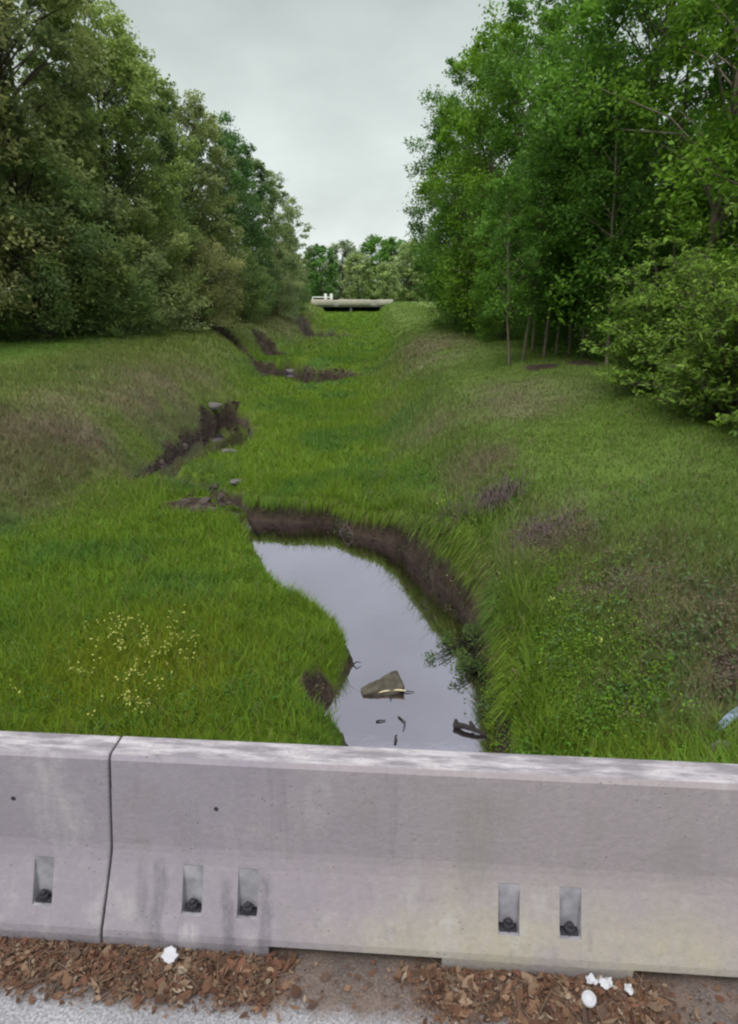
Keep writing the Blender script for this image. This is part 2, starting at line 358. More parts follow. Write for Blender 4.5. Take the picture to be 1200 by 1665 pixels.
def grass_col(x, y):
    xl = np.interp(y, YL, XL); xr = np.interp(y, YR, XR)
    lush = np.array([.158, .255, .024]); deep = np.array([.098, .20, .034]); olive = np.array([.162, .225, .046]); lawn = np.array([.135, .235, .036])
    yel = np.array([.22, .27, .02]); dryc = np.array([.25, .20, .145])
    x = np.asarray(x); n = np.clip((vnoise(x, y, 1.5, 91, 4) - .5) * 1.5 + .5, 0, 1)[:, None]; n2 = vnoise(x, y, 6, 92)[:, None]
    c = lush + (deep - lush) * np.clip((n - .42) * 2.5, 0, 1)
    L_ = sstep(-.4, 2.2, xl - x)[:, None]; c = c + (olive - c) * L_
    L2 = sstep(5.5, 8., xl - x)[:, None]; c = c + (lawn * (.8 + .7 * n2) - c) * L2
    Rm = sstep(.5, 1.6, x - xr)[:, None]; c = c + (olive * .3 + lawn * .7 - c) * Rm * np.clip(.35 + n2, 0, 1)
    fx, fy = at(230, 1080, -2.1); g = np.exp(-(((x - fx) / 1.5) ** 2 + ((y - fy) / 1.3) ** 2))[:, None]; c = c + (yel - c) * np.clip(g * 1.2 * (.4 + n), 0, .8)
    fx, fy = at(980, 1150, -.8); g = np.exp(-(((x - fx) / .8) ** 2 + ((y - fy) / .7) ** 2))[:, None]; c = c + (yel * np.array([.8, .95, 1]) - c) * np.clip(g * (.4 + n), 0, .7)
    d = dry_mask(x, y)[:, None]; return c + (dryc * (.75 + .5 * n) - c) * d * .9
def ground_at(px, py):
    """first point of the terrain on the sight line through photo pixel (px,py)"""
    p = R(PITCH); u = (px - 600) / FPX; v = (832.5 - py) / FPX
    d = np.array((u, math.cos(p) + v * math.sin(p), -math.sin(p) + v * math.cos(p)))
    t = np.concatenate([np.arange(2.6, 30, .02), np.arange(30, 250, .1)]); P = d[None] * t[:, None] + np.array([0, 0, CAM_H])
    P = P[P[:, 1] > 2.4]; h = H(P[:, 0], P[:, 1]); k = np.argmax(P[:, 2] < h)
    return float(P[k, 0]), float(P[k, 1]), float(h[k])
SOILB = [(ground_at(320, 822)[:2], .9, .6), (ground_at(525, 1160)[:2], .35, .5),
         (ground_at(930, 985)[:2], .12, .10), (ground_at(945, 590)[:2], .6, 1.2), (ground_at(880, 596)[:2], .7, .8), (ground_at(1190, 1090)[:2], .25, .25)]
DRYB = [(ground_at(110, 720)[:2], 2.0, 2.6, 1), (ground_at(250, 640)[:2], 2.2, 4, .9), (ground_at(40, 780)[:2], 1.6, 1.6, .7), (ground_at(330, 610)[:2], 2, 4, .5), (ground_at(690, 570)[:2], 2.2, 7, .9), (ground_at(830, 655)[:2], 1.5, 2.2, .9),
        (ground_at(700, 700)[:2], 1.1, 3.5, .55), (ground_at(760, 765)[:2], 1.0, 1.6, .8), (ground_at(880, 880)[:2], .7, .9, .9), (ground_at(1000, 950)[:2], .8, .9, .7), (ground_at(1130, 1010)[:2], .8, .9, .8), (ground_at(1050, 1050)[:2], .6, .6, .6),
        (ground_at(1180, 1130)[:2], .5, .5, .9), (ground_at(470, 525)[:2], 5, 14, .5), (ground_at(640, 660)[:2], .8, 2.5, .5), (ground_at(820, 640)[:2], 1.6, 2.5, .6)]
def gz(x, y): return float(H(np.array([x]), np.array([y]))[0])
def build_ground():
    def axis(segs):
        out = [segs[0][0]]
        for a, b, st in segs:
            n = max(1, round((b - a) / st)); out += list(np.linspace(a, b, n + 1)[1:])
        return np.array(out)
    xs = axis([(-1500, -120, 120), (-120, -40, 8), (-40, -20, 1), (-20, -9, .25), (-9, -4, .1), (-4, 3, .06), (3, 4.5, .1), (4.5, 9, .2), (9, 20, .8), (20, 60, 6), (60, 1500, 120)])
    ys = axis([(2.28, 15, .07), (15, 18, .1), (18, 32, .16), (32, 60, .4), (60, 160, 1.2), (160, 300, 10), (300, 3000, 150)])
    X, Y = np.meshgrid(xs, ys); x, y = X.ravel(), Y.ravel(); z = H(x, y)
    nx, ny = len(xs), len(ys); i = (np.arange(ny - 1)[:, None] * nx + np.arange(nx - 1)[None]).reshape(-1)
    F = np.stack([i, i + 1, i + nx + 1, i + nx], 1)
    me = mesh_np('ground', np.stack([x, y, z], 1), F, {'col': grass_col(x, y) * .75, 'soil': soil_mask(x, y)}, True)
    tag(link('ground', me, M['ground']), kind='structure')
build_ground()
def build_water():
    xs = np.linspace(-14, 4, 37); ys = np.linspace(3.2, 90, 80); X, Y = np.meshgrid(xs, ys); x, y = X.ravel(), Y.ravel()
    nx, ny = len(xs), len(ys); i = (np.arange(ny - 1)[:, None] * nx + np.arange(nx - 1)[None]).reshape(-1)
    me = mesh_np('water', np.stack([x, y, x * 0 + WATER], 1), np.stack([i, i + 1, i + nx + 1, i + nx], 1), None, True)
    tag(link('creek_water', me, M['water']), kind='structure')
build_water()
def build_road():
    # the roadway the camera stands over, its far edge falling to the ditch
    xs = np.linspace(-60, 60, 121); prof = [(-14, 0), (-6, 0), (0, 0), (1.4, 0), (2.33, 0), (2.34, -.6)]
    V = np.array([(x, y - .065 * x * (1 if y > 1 else 0) * (abs(x) < 3) , z) for x in xs for y, z in prof]); m = len(prof)
    F = np.array([(i * m + j, i * m + m + j, i * m + m + j + 1, i * m + j + 1) for i in range(len(xs) - 1) for j in range(m - 1)])
    tag(link('road', mesh_np('road', V, F), M['road']), kind='structure')
build_road()

# ------------------------------------------------------------------ concrete barriers along the road edge
BZ = -3.72; JOINT = -1.035
PROFILE = [(-.232, 0.), (-.232, .06), (-.225, .085), (-.172, .19), (-.128, .29), (-.105, .345), (-.094, .40), (-.065, .79), (-.050, .81)]   # front face, y against z
def make_barrier(name, x0, x1, slots, pockets, holes, label, group):
    """x0..x1 along the barrier; slots: drain notches under it; pockets: anchor recesses in the front foot"""
    root = empty(name, (.0, 1.915, 0), R(BZ)); tag(root, label, 'barrier', group)
    pr = PROFILE
    def zy(z):
        zs = [p[1] for p in pr[1:]]; ysq = [p[0] for p in pr[1:]]; return float(np.interp(z, zs, ysq))
    PZ0, PZ1 = .15, .325
    zl = [0., .055, .085, PZ0, .19, .25, .29, PZ1, .37, .40, .53, .66, .765, .79, .81]
    front = [(zy(z) if z > .06 else -.232, z) for z in zl]
    NOT = 1   # row below which a slot is open
    br = {x0, x1}
    for a, b in slots: br |= {a, b}
    for c in pockets: br |= {c - .041, c + .041}
    xs = sorted(br); fine = []
    for a, b in zip(xs[:-1], xs[1:]):
        n = max(1, int((b - a) / .12)); fine += list(np.linspace(a, b, n + 1)[:-1])
    xs = [x for x in fine + [xs[-1]] if x0 - 1e-6 <= x <= x1 + 1e-6]
    import bmesh
    bm = bmesh.new(); cache = {}
    def v(x, y, z):
        if abs(x - JOINT) < .02: x += .085 * (z - .42)      # the block ends are not cut quite square
        k = (round(x, 4), round(y, 4), round(z, 4))
        if k not in cache: cache[k] = bm.verts.new((x, y, z))
        return cache[k]
    def face(*p):
        q = []
        for t in p:
            w = v(*t)
            if w not in q: q.append(w)
        if len(q) > 2:
            try: bm.faces.new(q)
            except ValueError: pass
    inslot = lambda x: any(a < x < b for a, b in slots)
    inpk = lambda x: any(abs(x - c) < .0405 for c in pockets)
    for a, b in zip(xs[:-1], xs[1:]):
        m = (a + b) / 2; lo = NOT if inslot(m) else 0
        for sgn in (1, -1):
            for j in range(lo, len(front) - 1):
                (ya, za), (yb, zb) = front[j], front[j + 1]
                if sgn == 1 and inpk(m) and za >= PZ0 - 1e-6 and zb <= PZ1 + 1e-6: continue
                face((a, sgn * ya, za), (b, sgn * ya, za), (b, sgn * yb, zb), (a, sgn * yb, zb)) if sgn == 1 else face((b, -ya, za), (a, -ya, za), (a, -yb, zb), (b, -yb, zb))
        y0, z0 = front[-1]; face((a, y0, z0), (b, y0, z0), (b, -y0, z0), (a, -y0, z0))
        yb_, zb_ = front[lo]; face((b, yb_, zb_), (a, yb_, zb_), (a, -yb_, zb_), (b, -yb_, zb_))
    for x, s in ((x0, 1), (x1, -1)):
        ring = [(x, y, z) for y, z in front] + [(x, -y, z) for y, z in reversed(front)]
        face(*(ring if s == -1 else ring[::-1]))
    for a, b in slots:
        for x in (a, b):
            if x0 < x < x1: face((x, -.232, 0), (x, -.232, zl[1]), (x, .232, zl[1]), (x, .232, 0))
    bmesh.ops.recalc_face_normals(bm, faces=bm.faces)
    me = bpy.data.meshes.new('body'); bm.to_mesh(me); bm.free()
    body = link('body', me, M['concrete'], root)
    bv = body.modifiers.new('bevel', 'BEVEL'); bv.width = .009; bv.segments = 2; bv.limit_method = 'ANGLE'; bv.angle_limit = R(40)
    # pockets: upright back, level floor, triangular cheeks; each a shallow liner with its pin
    for c in pockets:
        rows = [z for z in zl if PZ0 - 1e-6 <= z <= PZ1 + 1e-6]; back = zy(PZ1) - .001
        V = []; F = []
        def q(*p):
            k = len(V); V.extend(p); F.append(tuple(range(k, k + len(p))))
        w = .041; wi = .034
        bk = back - .03; q((c - wi, bk, PZ0), (c + wi, bk, PZ0), (c + w, back, PZ1), (c - w, back, PZ1))
        q((c - w, zy(PZ0), PZ0), (c + w, zy(PZ0), PZ0), (c + wi, bk, PZ0), (c - wi, bk, PZ0))
        for s in (-1, 1):
            q(*([(c + s * wi, bk, PZ0), (c + s * w, back, PZ1)] + [(c + s * w, zy(z), z) for z in rows[::-1]]))
        me = bpy.data.meshes.new('anchor_pocket'); me.from_pydata(V, [], F); me.update()
        pk = link('anchor_pocket', me, M['pocket'], root)
        # pin: plate, nut and shank sitting on the pocket floor
        PV, PF = tubes([([(c, back - .052, PZ0 + .002), (c, back - .052, PZ0 + .05)], [.012, .012]), ([(c, back - .052, PZ0 + .05), (c, back - .052, PZ0 + .052)], [.012, .001]),
                        ([(c, back - .052, PZ0 + .012), (c, back - .052, PZ0 + .034)], [.022, .022]), ([(c, back - .052, PZ0 + .034), (c, back - .052, PZ0 + .035)], [.022, .012])], 6)
        pv = [(c - .033, zy(PZ0) + .012, PZ0 + .003), (c + .033, zy(PZ0) + .012, PZ0 + .003), (c + .033, back - .034, PZ0 + .003), (c - .033, back - .034, PZ0 + .003)]
        pv += [(x, y, z + .008) for x, y, z in pv]; k = len(PV); PV = np.concatenate([PV, pv])
        PF = np.concatenate([PF, np.array([(0, 1, 5, 4), (1, 2, 6, 5), (2, 3, 7, 6), (3, 0, 4, 7), (4, 5, 6, 7)]) + k])
        link('anchor_pin', mesh_np('anchor_pin', PV, PF), M['steel_and_hole'], pk)
    for hx, hz in holes:  # added dark plug on the face stands for the shaded lifting hole
        yf = zy(hz); PV, PF = tubes([([(hx, yf + .03, hz), (hx, yf - .003, hz)], [.009, .009]), ([(hx, yf - .003, hz), (hx, yf - .0031, hz)], [.009, .0005])], 10)
        link('hole_plug', mesh_np('hole_plug', PV, PF), M['steel_and_hole'], root)
    return root
make_barrier('concrete_barrier', JOINT + .005, JOINT + 3.66, [(-.385, .30), (1.03, 1.72)], [-.70, -.475, .555, .79], [(-.595, .59)],
             'pale grey concrete road barrier with four anchor pockets, right of the vertical joint', 'concrete barriers end to end')
make_barrier('concrete_barrier', JOINT - 3.66, JOINT - .005, [(-4.0, -3.3), (-2.6, -1.92)], [-1.62, -1.32], [(-1.42, .59)],
             'grey concrete road barrier left of the vertical joint, one anchor pocket in view', 'concrete barriers end to end')

# ------------------------------------------------------------------ litter along the barrier foot
def leaf_litter():
    n = 17000; x = rng.uniform(-2.4, 2.6, n); w = rng.beta(1.2, 1.9, n); y0 = 1.915 - .065 * x - .235
    y = y0 - w * .23 + rng.normal(0, .012, n)
    keep = np.ones(n, bool)
    for a, b in ((-.36, .2), (1.08, 1.8)): keep &= ~((x > a + rng.normal(0, .05, n)) & (x < b + rng.normal(0, .05, n)) & (rng.random(n) < .93))
    keep &= rng.random(n) < .55 + .9 * vnoise(x, y, .22, 5)
    keep &= (y - y0 + .25 > -.02 + .12 * (vnoise(x, y, .4, 6) - .4))
    x, y = x[keep], y[keep]; n = len(x)
    z = .004 + rng.random(n) * .020 * (1 - .5 * rng.random(n)); a = rng.uniform(0, 2 * np.pi, n); ln = np.clip(.0078 * np.exp(rng.normal(0, .6, n)), .003, .034); wd = ln * rng.uniform(.12, .7, n)
    ti = rng.normal(0, .45, n); cu = rng.uniform(.1, .5, n)
    ca, sa = np.cos(a), np.sin(a); V = np.zeros((n, 6, 3))
    for k, (u, s, h) in enumerate(((-1, 0, 1), (-.2, -1, .2), (-.2, 1, .4), (.5, -.8, .1), (.5, .8, .6), (1.1, 0, .9))):
        lx = u * ln; ly = s * wd; V[:, k, 0] = x + lx * ca - ly * sa; V[:, k, 1] = y + lx * sa + ly * ca
        V[:, k, 2] = np.maximum(.003, z + h * ln * cu + ly * np.sin(ti) + lx * .3 * np.sin(ti * 1.7))
    b = (np.arange(n) * 6)[:, None]; T = np.concatenate([b + [0, 1, 2], b + [1, 3, 2], b + [2, 3, 4], b + [3, 5, 4]])
    pal = np.array([(.20, .105, .065), (.30, .175, .11), (.12, .065, .045), (.38, .26, .175), (.25, .12, .08), (.17, .11, .085), (.46, .36, .27)])
    c = .6 * pal[rng.choice(7, n, p=[.25, .2, .17, .12, .14, .07, .05])] * rng.uniform(.7, 1.2, (n, 1))
    c = np.repeat(c, 6, 0); V = V.reshape(-1, 3); tw = []
    for q in range(330):
        k = rng.integers(0, n); a_ = rng.uniform(0, 6.28); l_ = rng.uniform(.02, .07); p = np.array([x[k], y[k], rng.uniform(.006, .03)]); e = np.array([math.cos(a_) * l_, math.sin(a_) * l_, rng.normal(0, .006)])
        tw.append((np.array([p - e, p + np.array([0, 0, .004]), p + e]), [.0016, .0014, .0008]))
    TV, TF = tubes(tw, 4); T4 = TF + len(V); tc = np.tile(np.array([.16, .12, .09]), (len(TV), 1)) * rng.uniform(.5, 1.6, (len(TV), 1))
    tag(link('leaf_litter', mesh_np('leaf_litter', np.concatenate([V, TV]), [T, T4], {'col': np.concatenate([c, tc])}), M['litter']), 'brown fallen leaves along the barrier foot', 'leaf litter', kind='stuff')
leaf_litter()
def scrap(name, px, py, size, label, cat, mat, seed, aspect=1., lift=.35, group=None):
    """crumpled sheet: a bent, creased grid with an uneven outline"""
    r = np.random.default_rng(seed); x, y = at(px, py, .02); n = 9
    V = []
    for i in range(n):
        for j in range(n):
            u, v = i / (n - 1) * 2 - 1, j / (n - 1) * 2 - 1; rr = 1 - .28 * (abs(u * v)) + r.normal(0, .06)
            V.append((u * size * rr * aspect, v * size * rr, size * lift * (.5 + .6 * math.sin(3.1 * u + seed) * math.cos(2.7 * v + seed * 2)) + abs(r.normal(0, size * .12))))
    V = np.array(V); V[:, 2] -= V[:, 2].min() - .002; V = np.concatenate([V, V - np.array([0, 0, .002])]); i = (np.arange(n - 1)[:, None] * n + np.arange(n - 1)[None]).reshape(-1)
    F = np.stack([i, i + 1, i + n + 1, i + n], 1); F2 = F[:, ::-1] + n * n
    e = [k for k in range(n - 1)]; rim = [(k, k + n * n, k + 1 + n * n, k + 1) for k in e]
    rim += [((n - 1) * n + k, (n - 1) * n + k + 1, (n - 1) * n + k + 1 + n * n, (n - 1) * n + k + n * n) for k in e]
    rim += [(k * n, (k + 1) * n, (k + 1) * n + n * n, k * n + n * n) for k in e] + [(k * n + n - 1, k * n + n - 1 + n * n, (k + 1) * n + n - 1 + n * n, (k + 1) * n + n - 1) for k in e]
    o = link(name, mesh_np(name, V, np.concatenate([F, F2, np.array(rim)])), mat); o.location = (x, y, .026); o.rotation_euler = (r.uniform(-.2, .2), r.uniform(-.2, .2), r.uniform(0, 6))
    return tag(o, label, cat, group)
scrap('paper_scrap', 277, 1555, .027, 'torn bright white paper scrap below the barrier, left', 'paper', M['paper'], 3, 1.25, .22)
scrap('crumpled_paper', 984, 1602, .028, 'largest of the white crumpled papers in the leaves, right', 'paper', M['paper'], 5, .8, .6)
scrap('crumpled_paper', 960, 1598, .022, 'small white crumpled paper touching the larger one on its left', 'paper', M['paper'], 8, .9, .7)
scrap('crumpled_paper', 1022, 1612, .020, 'grey white scrap beside the right drain slot of the barrier', 'paper', M['paper'], 11, .8, .6)
def lid():
    x, y = at(957, 1627, .02); pr = [(.0, .006), (.017, .006), (.019, .012), (.023, .012), (.025, .004), (.027, .002), (.027, 0), (0, 0)]; n = 20; V = []; F = []
    for r_, z in pr:
        for k in range(n): a = 2 * math.pi * k / n; V.append((r_ * math.cos(a), r_ * math.sin(a), z))
    for j in range(len(pr) - 1):
        for k in range(n): F.append((j * n + k, j * n + (k + 1) % n, (j + 1) * n + (k + 1) % n, (j + 1) * n + k))
    o = link('cup_lid', mesh_np('cup_lid', V, np.array(F), None, True), M['paper']); o.location = (x, y, .03); o.rotation_euler = (.35, -.2, 0)
    tag(o, 'round white plastic cup lid lying in the brown leaves', 'lid')
lid()

# ------------------------------------------------------------------ grass
def blades(x, y, hgt, wid, col, lean, tri):
    n = len(x); z = H(x, y) - .02; a = rng.uniform(0, 2 * np.pi, n); b = a + rng.normal(np.pi / 2, .6, n)
    dx, dy = np.cos(a) * wid / 2, np.sin(a) * wid / 2; lx, ly = np.cos(b) * lean * hgt, np.sin(b) * lean * hgt
    if tri:
        V = np.stack([np.stack([x - dx, y - dy, z], 1), np.stack([x + dx, y + dy, z], 1), np.stack([x + lx, y + ly, z + hgt], 1)], 1)
        F = (np.arange(n) * 3)[:, None] + np.array([0, 1, 2]); k = 3
    else:
        m = .55; V = np.stack([np.stack([x - dx, y - dy, z], 1), np.stack([x + dx, y + dy, z], 1), np.stack([x - dx * .8 + lx * .3, y - dy * .8 + ly * .3, z + hgt * m], 1),
                      np.stack([x + dx * .8 + lx * .3, y + dy * .8 + ly * .3, z + hgt * m], 1), np.stack([x + lx, y + ly, z + hgt], 1)], 1)
        i = (np.arange(n) * 5)[:, None]; F = np.concatenate([i + [0, 1, 2], i + [1, 3, 2], i + [2, 3, 4]]); k = 5
    return V.reshape(-1, 3), F, np.repeat(col, k, 0)
def grass_height(x, y):
    xl = np.interp(y, YL, XL); xr = np.interp(y, YR, XR); n = vnoise(x, y, .9, 101); n2 = vnoise(x, y, .3, 102)
    lawn = np.clip(sstep(4.5, 7.5, xl - x) + sstep(1.6, 2.8, x - xr) * sstep(6, 9, y), 0, 1)
    h = .15 + .14 * n + .08 * n2
    d = creek_sd(x, y); rs = sstep(-.2, .3, x - np.interp(y, [5.5, 8.5, 10, 13], [-.1, -.4, -1.3, -3.]))
    h = h + (.12 + .42 * n) * np.exp(-((d - .34) / .22) ** 2) * rs * sstep(14.8, 12.5, y)
    h = np.where((y < 5.9) & (x > -.5) & (x < 1.6), .10 + .04 * n2, h)      # mown short on the road embankment
    return h * .72 * (1 - .55 * lawn)
def build_grass():
    VV, FF, CC = [], [], []; base = 0
    zones = [(2.4, 9, 2100, .010, False, 1.), (9, 16, 900, .015, False, 1.), (16, 28, 330, .028, True, 1.05), (28, 50, 100, .05, True, 1.15), (50, 95, 24, .11, True, 1.3), (95, 151, 5, .3, True, 1.5)]
    for y0, y1, dens, w, tri, hk in zones:
        xa, xb = -.68 * y1 - 2.6, min(.68 * y1 + 2.6, 9.0 if y1 > 14 else 8)
        xa = max(xa, -34)
        n = int((xb - xa) * (y1 - y0) * dens); x = rng.uniform(xa, xb, n); y = rng.uniform(y0, y1, n)
        k = (np.abs(x) < .68 * y + 2.6); x, y = x[k], y[k]
        k = rng.random(len(x)) < .45 + 1.0 * vnoise(x, y, .25 if y0 < 16 else 1., 111); x, y = x[k], y[k]
        k = rng.random(len(x)) > soil_mask(x, y) * 1.15; x, y = x[k], y[k]
        k = creek_sd(x, y) > .09 * sstep(-.2, .3, x - np.interp(y, [5.5, 8.5, 10, 13], [-.1, -.4, -1.3, -3.])) - .0; x, y = x[k], y[k]
        c = grass_col(x, y); n = len(x); c = c * rng.uniform(.7, 1.35, (n, 1)) * (1 + rng.normal(0, .07, (n, 3)))
        st = rng.random(n) < .03 + .22 * dry_mask(x, y); c[st] = np.array([.24, .19, .11]) * rng.uniform(.6, 1.2, (st.sum(), 1))
        V, F, K = blades(x, y, grass_height(x, y) * rng.uniform(.55, 1.3, n) * hk, w * rng.uniform(.7, 1.4, n), np.clip(c, .004, 1), rng.uniform(.2, 1.0, n), tri)
        VV.append(V); FF.append(F + base); CC.append(K); base += len(V)
    # turf overhanging the cut bank of the pool: long blades drooping towards the water
    x = rng.uniform(-4, 2, 260000); y = rng.uniform(5.6, 14.2, 260000); d = creek_sd(x, y)
    k = (d > .10) & (d < .30) & (x > np.interp(y, [5.5, 8.5, 10, 13], [-.1, -.4, -1.2, -2.9])) & (rng.random(len(x)) < .35 + .9 * vnoise(x, y, .3, 121)); x, y, d = x[k], y[k], d[k]; n = len(x)
    gx = creek_sd(x + .04, y) - d; gy = creek_sd(x, y + .04) - d; g = np.hypot(gx, gy) + 1e-6; gx, gy = gx / g, gy / g; z = H(x, y) - .01
    ln = rng.uniform(.12, .30, n); up = rng.uniform(.06, .2, n); a = rng.uniform(0, 6.28, n); w = rng.uniform(.004, .008, n); jx = rng.normal(0, .05, n); jy = rng.normal(0, .05, n); ca, sa = np.cos(a) * w, np.sin(a) * w
    mx, my = x - gx * ln * .45 + jx * .5, y - gy * ln * .45 + jy * .5
    V = np.stack([np.stack([x - ca, y - sa, z], 1), np.stack([x + ca, y + sa, z], 1), np.stack([mx - ca, my - sa, z + up], 1), np.stack([mx + ca, my + sa, z + up], 1), np.stack([x - gx * ln + jx, y - gy * ln + jy, np.maximum(WATER + .02, z + up - ln * rng.uniform(.4, 1.3, n))], 1)], 1).reshape(-1, 3)
    i = (np.arange(n) * 5)[:, None]; c = grass_col(x, y) * rng.uniform(.7, 1.25, (n, 1)); st = rng.random(n) < .10; c[st] = np.array([.22, .17, .10])
    VV.append(V); FF.append(np.concatenate([i + [0, 1, 2], i + [1, 3, 2], i + [2, 3, 4]]) + base); CC.append(np.repeat(c, 5, 0))
    me = mesh_np('grass', np.concatenate(VV), np.concatenate(FF), {'col': np.concatenate(CC)})
    tag(link('grass', me, M['grass']), 'green grass covering the ditch and its banks', 'grass', kind='stuff')
build_grass()
def leaf_quads(Cn, ln, wd, up=.35, r=rng):
    """one folded rhomb per leaf centre"""
    n = len(Cn); a = r.normal(0, 1, (n, 3)); a /= np.linalg.norm(a, axis=1)[:, None]
    nr = r.normal(0, 1, (n, 3)); nr[:, 2] = np.abs(nr[:, 2]) + up; a -= nr * (np.sum(a * nr, 1) / np.sum(nr * nr, 1))[:, None]; a /= np.linalg.norm(a, axis=1)[:, None] + 1e-9
    b = np.cross(nr, a); b /= np.linalg.norm(b, axis=1)[:, None] + 1e-9
    ln = np.asarray(ln)[:, None]; wd = np.asarray(wd)[:, None]; dn = np.array([0, 0, -1.])
    V = np.stack([Cn - a * ln / 2, Cn + b * wd / 2 - a * ln * .05, Cn + a * ln / 2 + dn * ln * .12, Cn - b * wd / 2 - a * ln * .05], 1)
    return V.reshape(-1, 3), (np.arange(n) * 4)[:, None] + np.array([0, 1, 2, 3])
def weeds(name, spots, label, cat, hgt, col, lf=.07, per=30):
    """broad-leaved ground weeds"""
    P = []; K = []
    for x, y, r_ in spots:
        m = per; px = x + rng.normal(0, r_, m); py = y + rng.normal(0, r_, m); P.append(np.stack([px, py, H(px, py) + rng.uniform(.03, hgt, m) * rng.uniform(.4, 1)], 1))
    P = np.concatenate(P); n = len(P); V, F = leaf_quads(P, rng.uniform(.6, 1.3, n) * lf, rng.uniform(.35, .6, n) * lf, .8)
    c = np.array(col) * rng.uniform(.6, 1.4, (n, 1)) * (1 + rng.normal(0, .08, (n, 3)))
    return tag(link(name, mesh_np(name, V, F, {'col': np.repeat(np.clip(c, .003, 1), 4, 0)}), M['grass']), label, cat, kind='stuff')
sp = []
for k in range(420):
    y = rng.uniform(3.6, 15); xr = np.interp(y, YR, XR); x = xr + abs(rng.normal(.1, .55)) + .05
    if float(soil_mask(np.array([x]), np.array([y]))[0]) < .5: sp.append((x, y, .09))
weeds('bank_weeds', sp, 'bright green broad leaved weeds along the right water edge', 'weeds', .3, (.115, .24, .032), .042, 45)
sp = []
for k in range(330):
    px, py = rng.uniform(0, 560), rng.uniform(830, 1190); x, y = at(px, py, -2.2)
    if float(soil_mask(np.array([x]), np.array([y]))[0]) < .4: sp.append((x, y, .1))
sp2 = []
for k in range(520):
    px, py = rng.uniform(790, 1080), rng.uniform(900, 1215); x, y, z = ground_at(px, py)
    if rng.random() < 1.15 - (px - 790) / 290: sp2.append((x, y, .07))
weeds('lush_weeds', sp2, 'yellowish green leafy weeds on the right bank next to the barrier', 'weeds', .28, (.165, .275, .028), .034, 40)
weeds('clover', sp, 'dark green clover patches in the left grass', 'ground cover', .2, (.085, .19, .035), .045)
sp = []
for (a, b), n, s in (((320, 770), 26, .5), ((270, 690), 26, .6), ((200, 740), 24, .6), ((160, 620), 18, .8), ((100, 610), 14, .7), ((620, 800), 26, .5), ((600, 830), 20, .4), ((690, 650), 20, .7), ((330, 800), 20, .4), ((1080, 1060), 26, .4), ((860, 1090), 20, .3), ((1100, 900), 20, .7)):
    x, y, z = ground_at(a, b)
    for k in range(n): sp.append((x + rng.normal(0, s), y + rng.normal(0, s * 1.4), .12))
weeds('slope_weeds', sp, 'grey green leafy weeds dotted over the slopes', 'weeds', .34, (.10, .17, .06), .06)
sp = []
for (a, b), n, s in (((120, 720), 40, .8), ((250, 645), 40, .9), ((60, 770), 24, .7), ((700, 570), 34, 1.2), ((830, 655), 30, .7), ((880, 890), 40, .4), ((780, 770), 30, .5), ((1000, 960), 30, .4), ((1130, 1020), 30, .45), ((700, 700), 24, .6), ((1190, 1110), 14, .2)):
    x, y, z = ground_at(a, b)
    for k in range(n): sp.append((x + rng.normal(0, s), y + rng.normal(0, s), .1))
weeds('dead_weeds', sp, 'brown dried weed stalks in patches on both slopes', 'dry weeds', .3, (.20, .155, .12), .032, 70)
def flowers(name, spots, label, col, n_per, spread, hh):
    P = []; st = []
    for (px, py), k in spots:
        x0, y0, _ = ground_at(px, py)
        for j in range(k):
            x, y = x0 + rng.normal(0, spread), y0 + rng.normal(0, spread); z = gz(x, y); h = rng.uniform(.6, 1.1) * hh
            tip = np.array([x + rng.normal(0, .05), y + rng.normal(0, .05), z + h]); st.append(([(x, y, z - .03), (x * .4 + tip[0] * .6, y * .4 + tip[1] * .6, z + h * .55), tip], [.004, .003, .002]))
            P.append(tip + rng.normal(0, 1, (n_per, 3)) * np.array([.035, .035, .045]))
    P = np.concatenate(P); n = len(P); V, F = leaf_quads(P, rng.uniform(.02, .042, n), rng.uniform(.018, .034, n), .8)
    c = np.array(col) * rng.uniform(.75, 1.15, (n, 1)); c4 = np.repeat(c, 4, 0)
    TV, TF = tubes(st, 3); tc = np.tile(np.array([.07, .13, .02]), (len(TV), 1))
    me = mesh_np(name, np.concatenate([V, TV]), np.concatenate([F, TF + len(V)]), {'col': np.concatenate([c4, tc])})
    tag(link(name, me, M['flower']), label, 'flowers', kind='stuff')
flowers('wildflowers', [((170, 1050), 5), ((185, 1075), 7), ((245, 1060), 3), ((290, 1060), 6), ((300, 1020), 2), ((275, 1085), 7), ((310, 1080), 5), ((235, 1110), 4), ((215, 1165), 9), ((230, 1150), 4), ((130, 1120), 2), ((260, 1130), 3), ((5, 1160), 2), ((180, 1110), 3), ((210, 1040), 3)],
        'loose patch of pale yellow wildflowers in the left grass', (.40, .42, .10), 7, .14, .36)
flowers('wildflowers', [((745, 920), 3), ((760, 925), 2), ((815, 965), 4), ((825, 955), 2), ((900, 1010), 1), ((985, 1070), 2), ((735, 870), 2), ((725, 835), 4), ((800, 1000), 2), ((870, 1120), 2)],
        'sparse pale yellow wildflowers on the right bank above the water', (.36, .42, .10), 6, .07, .3)

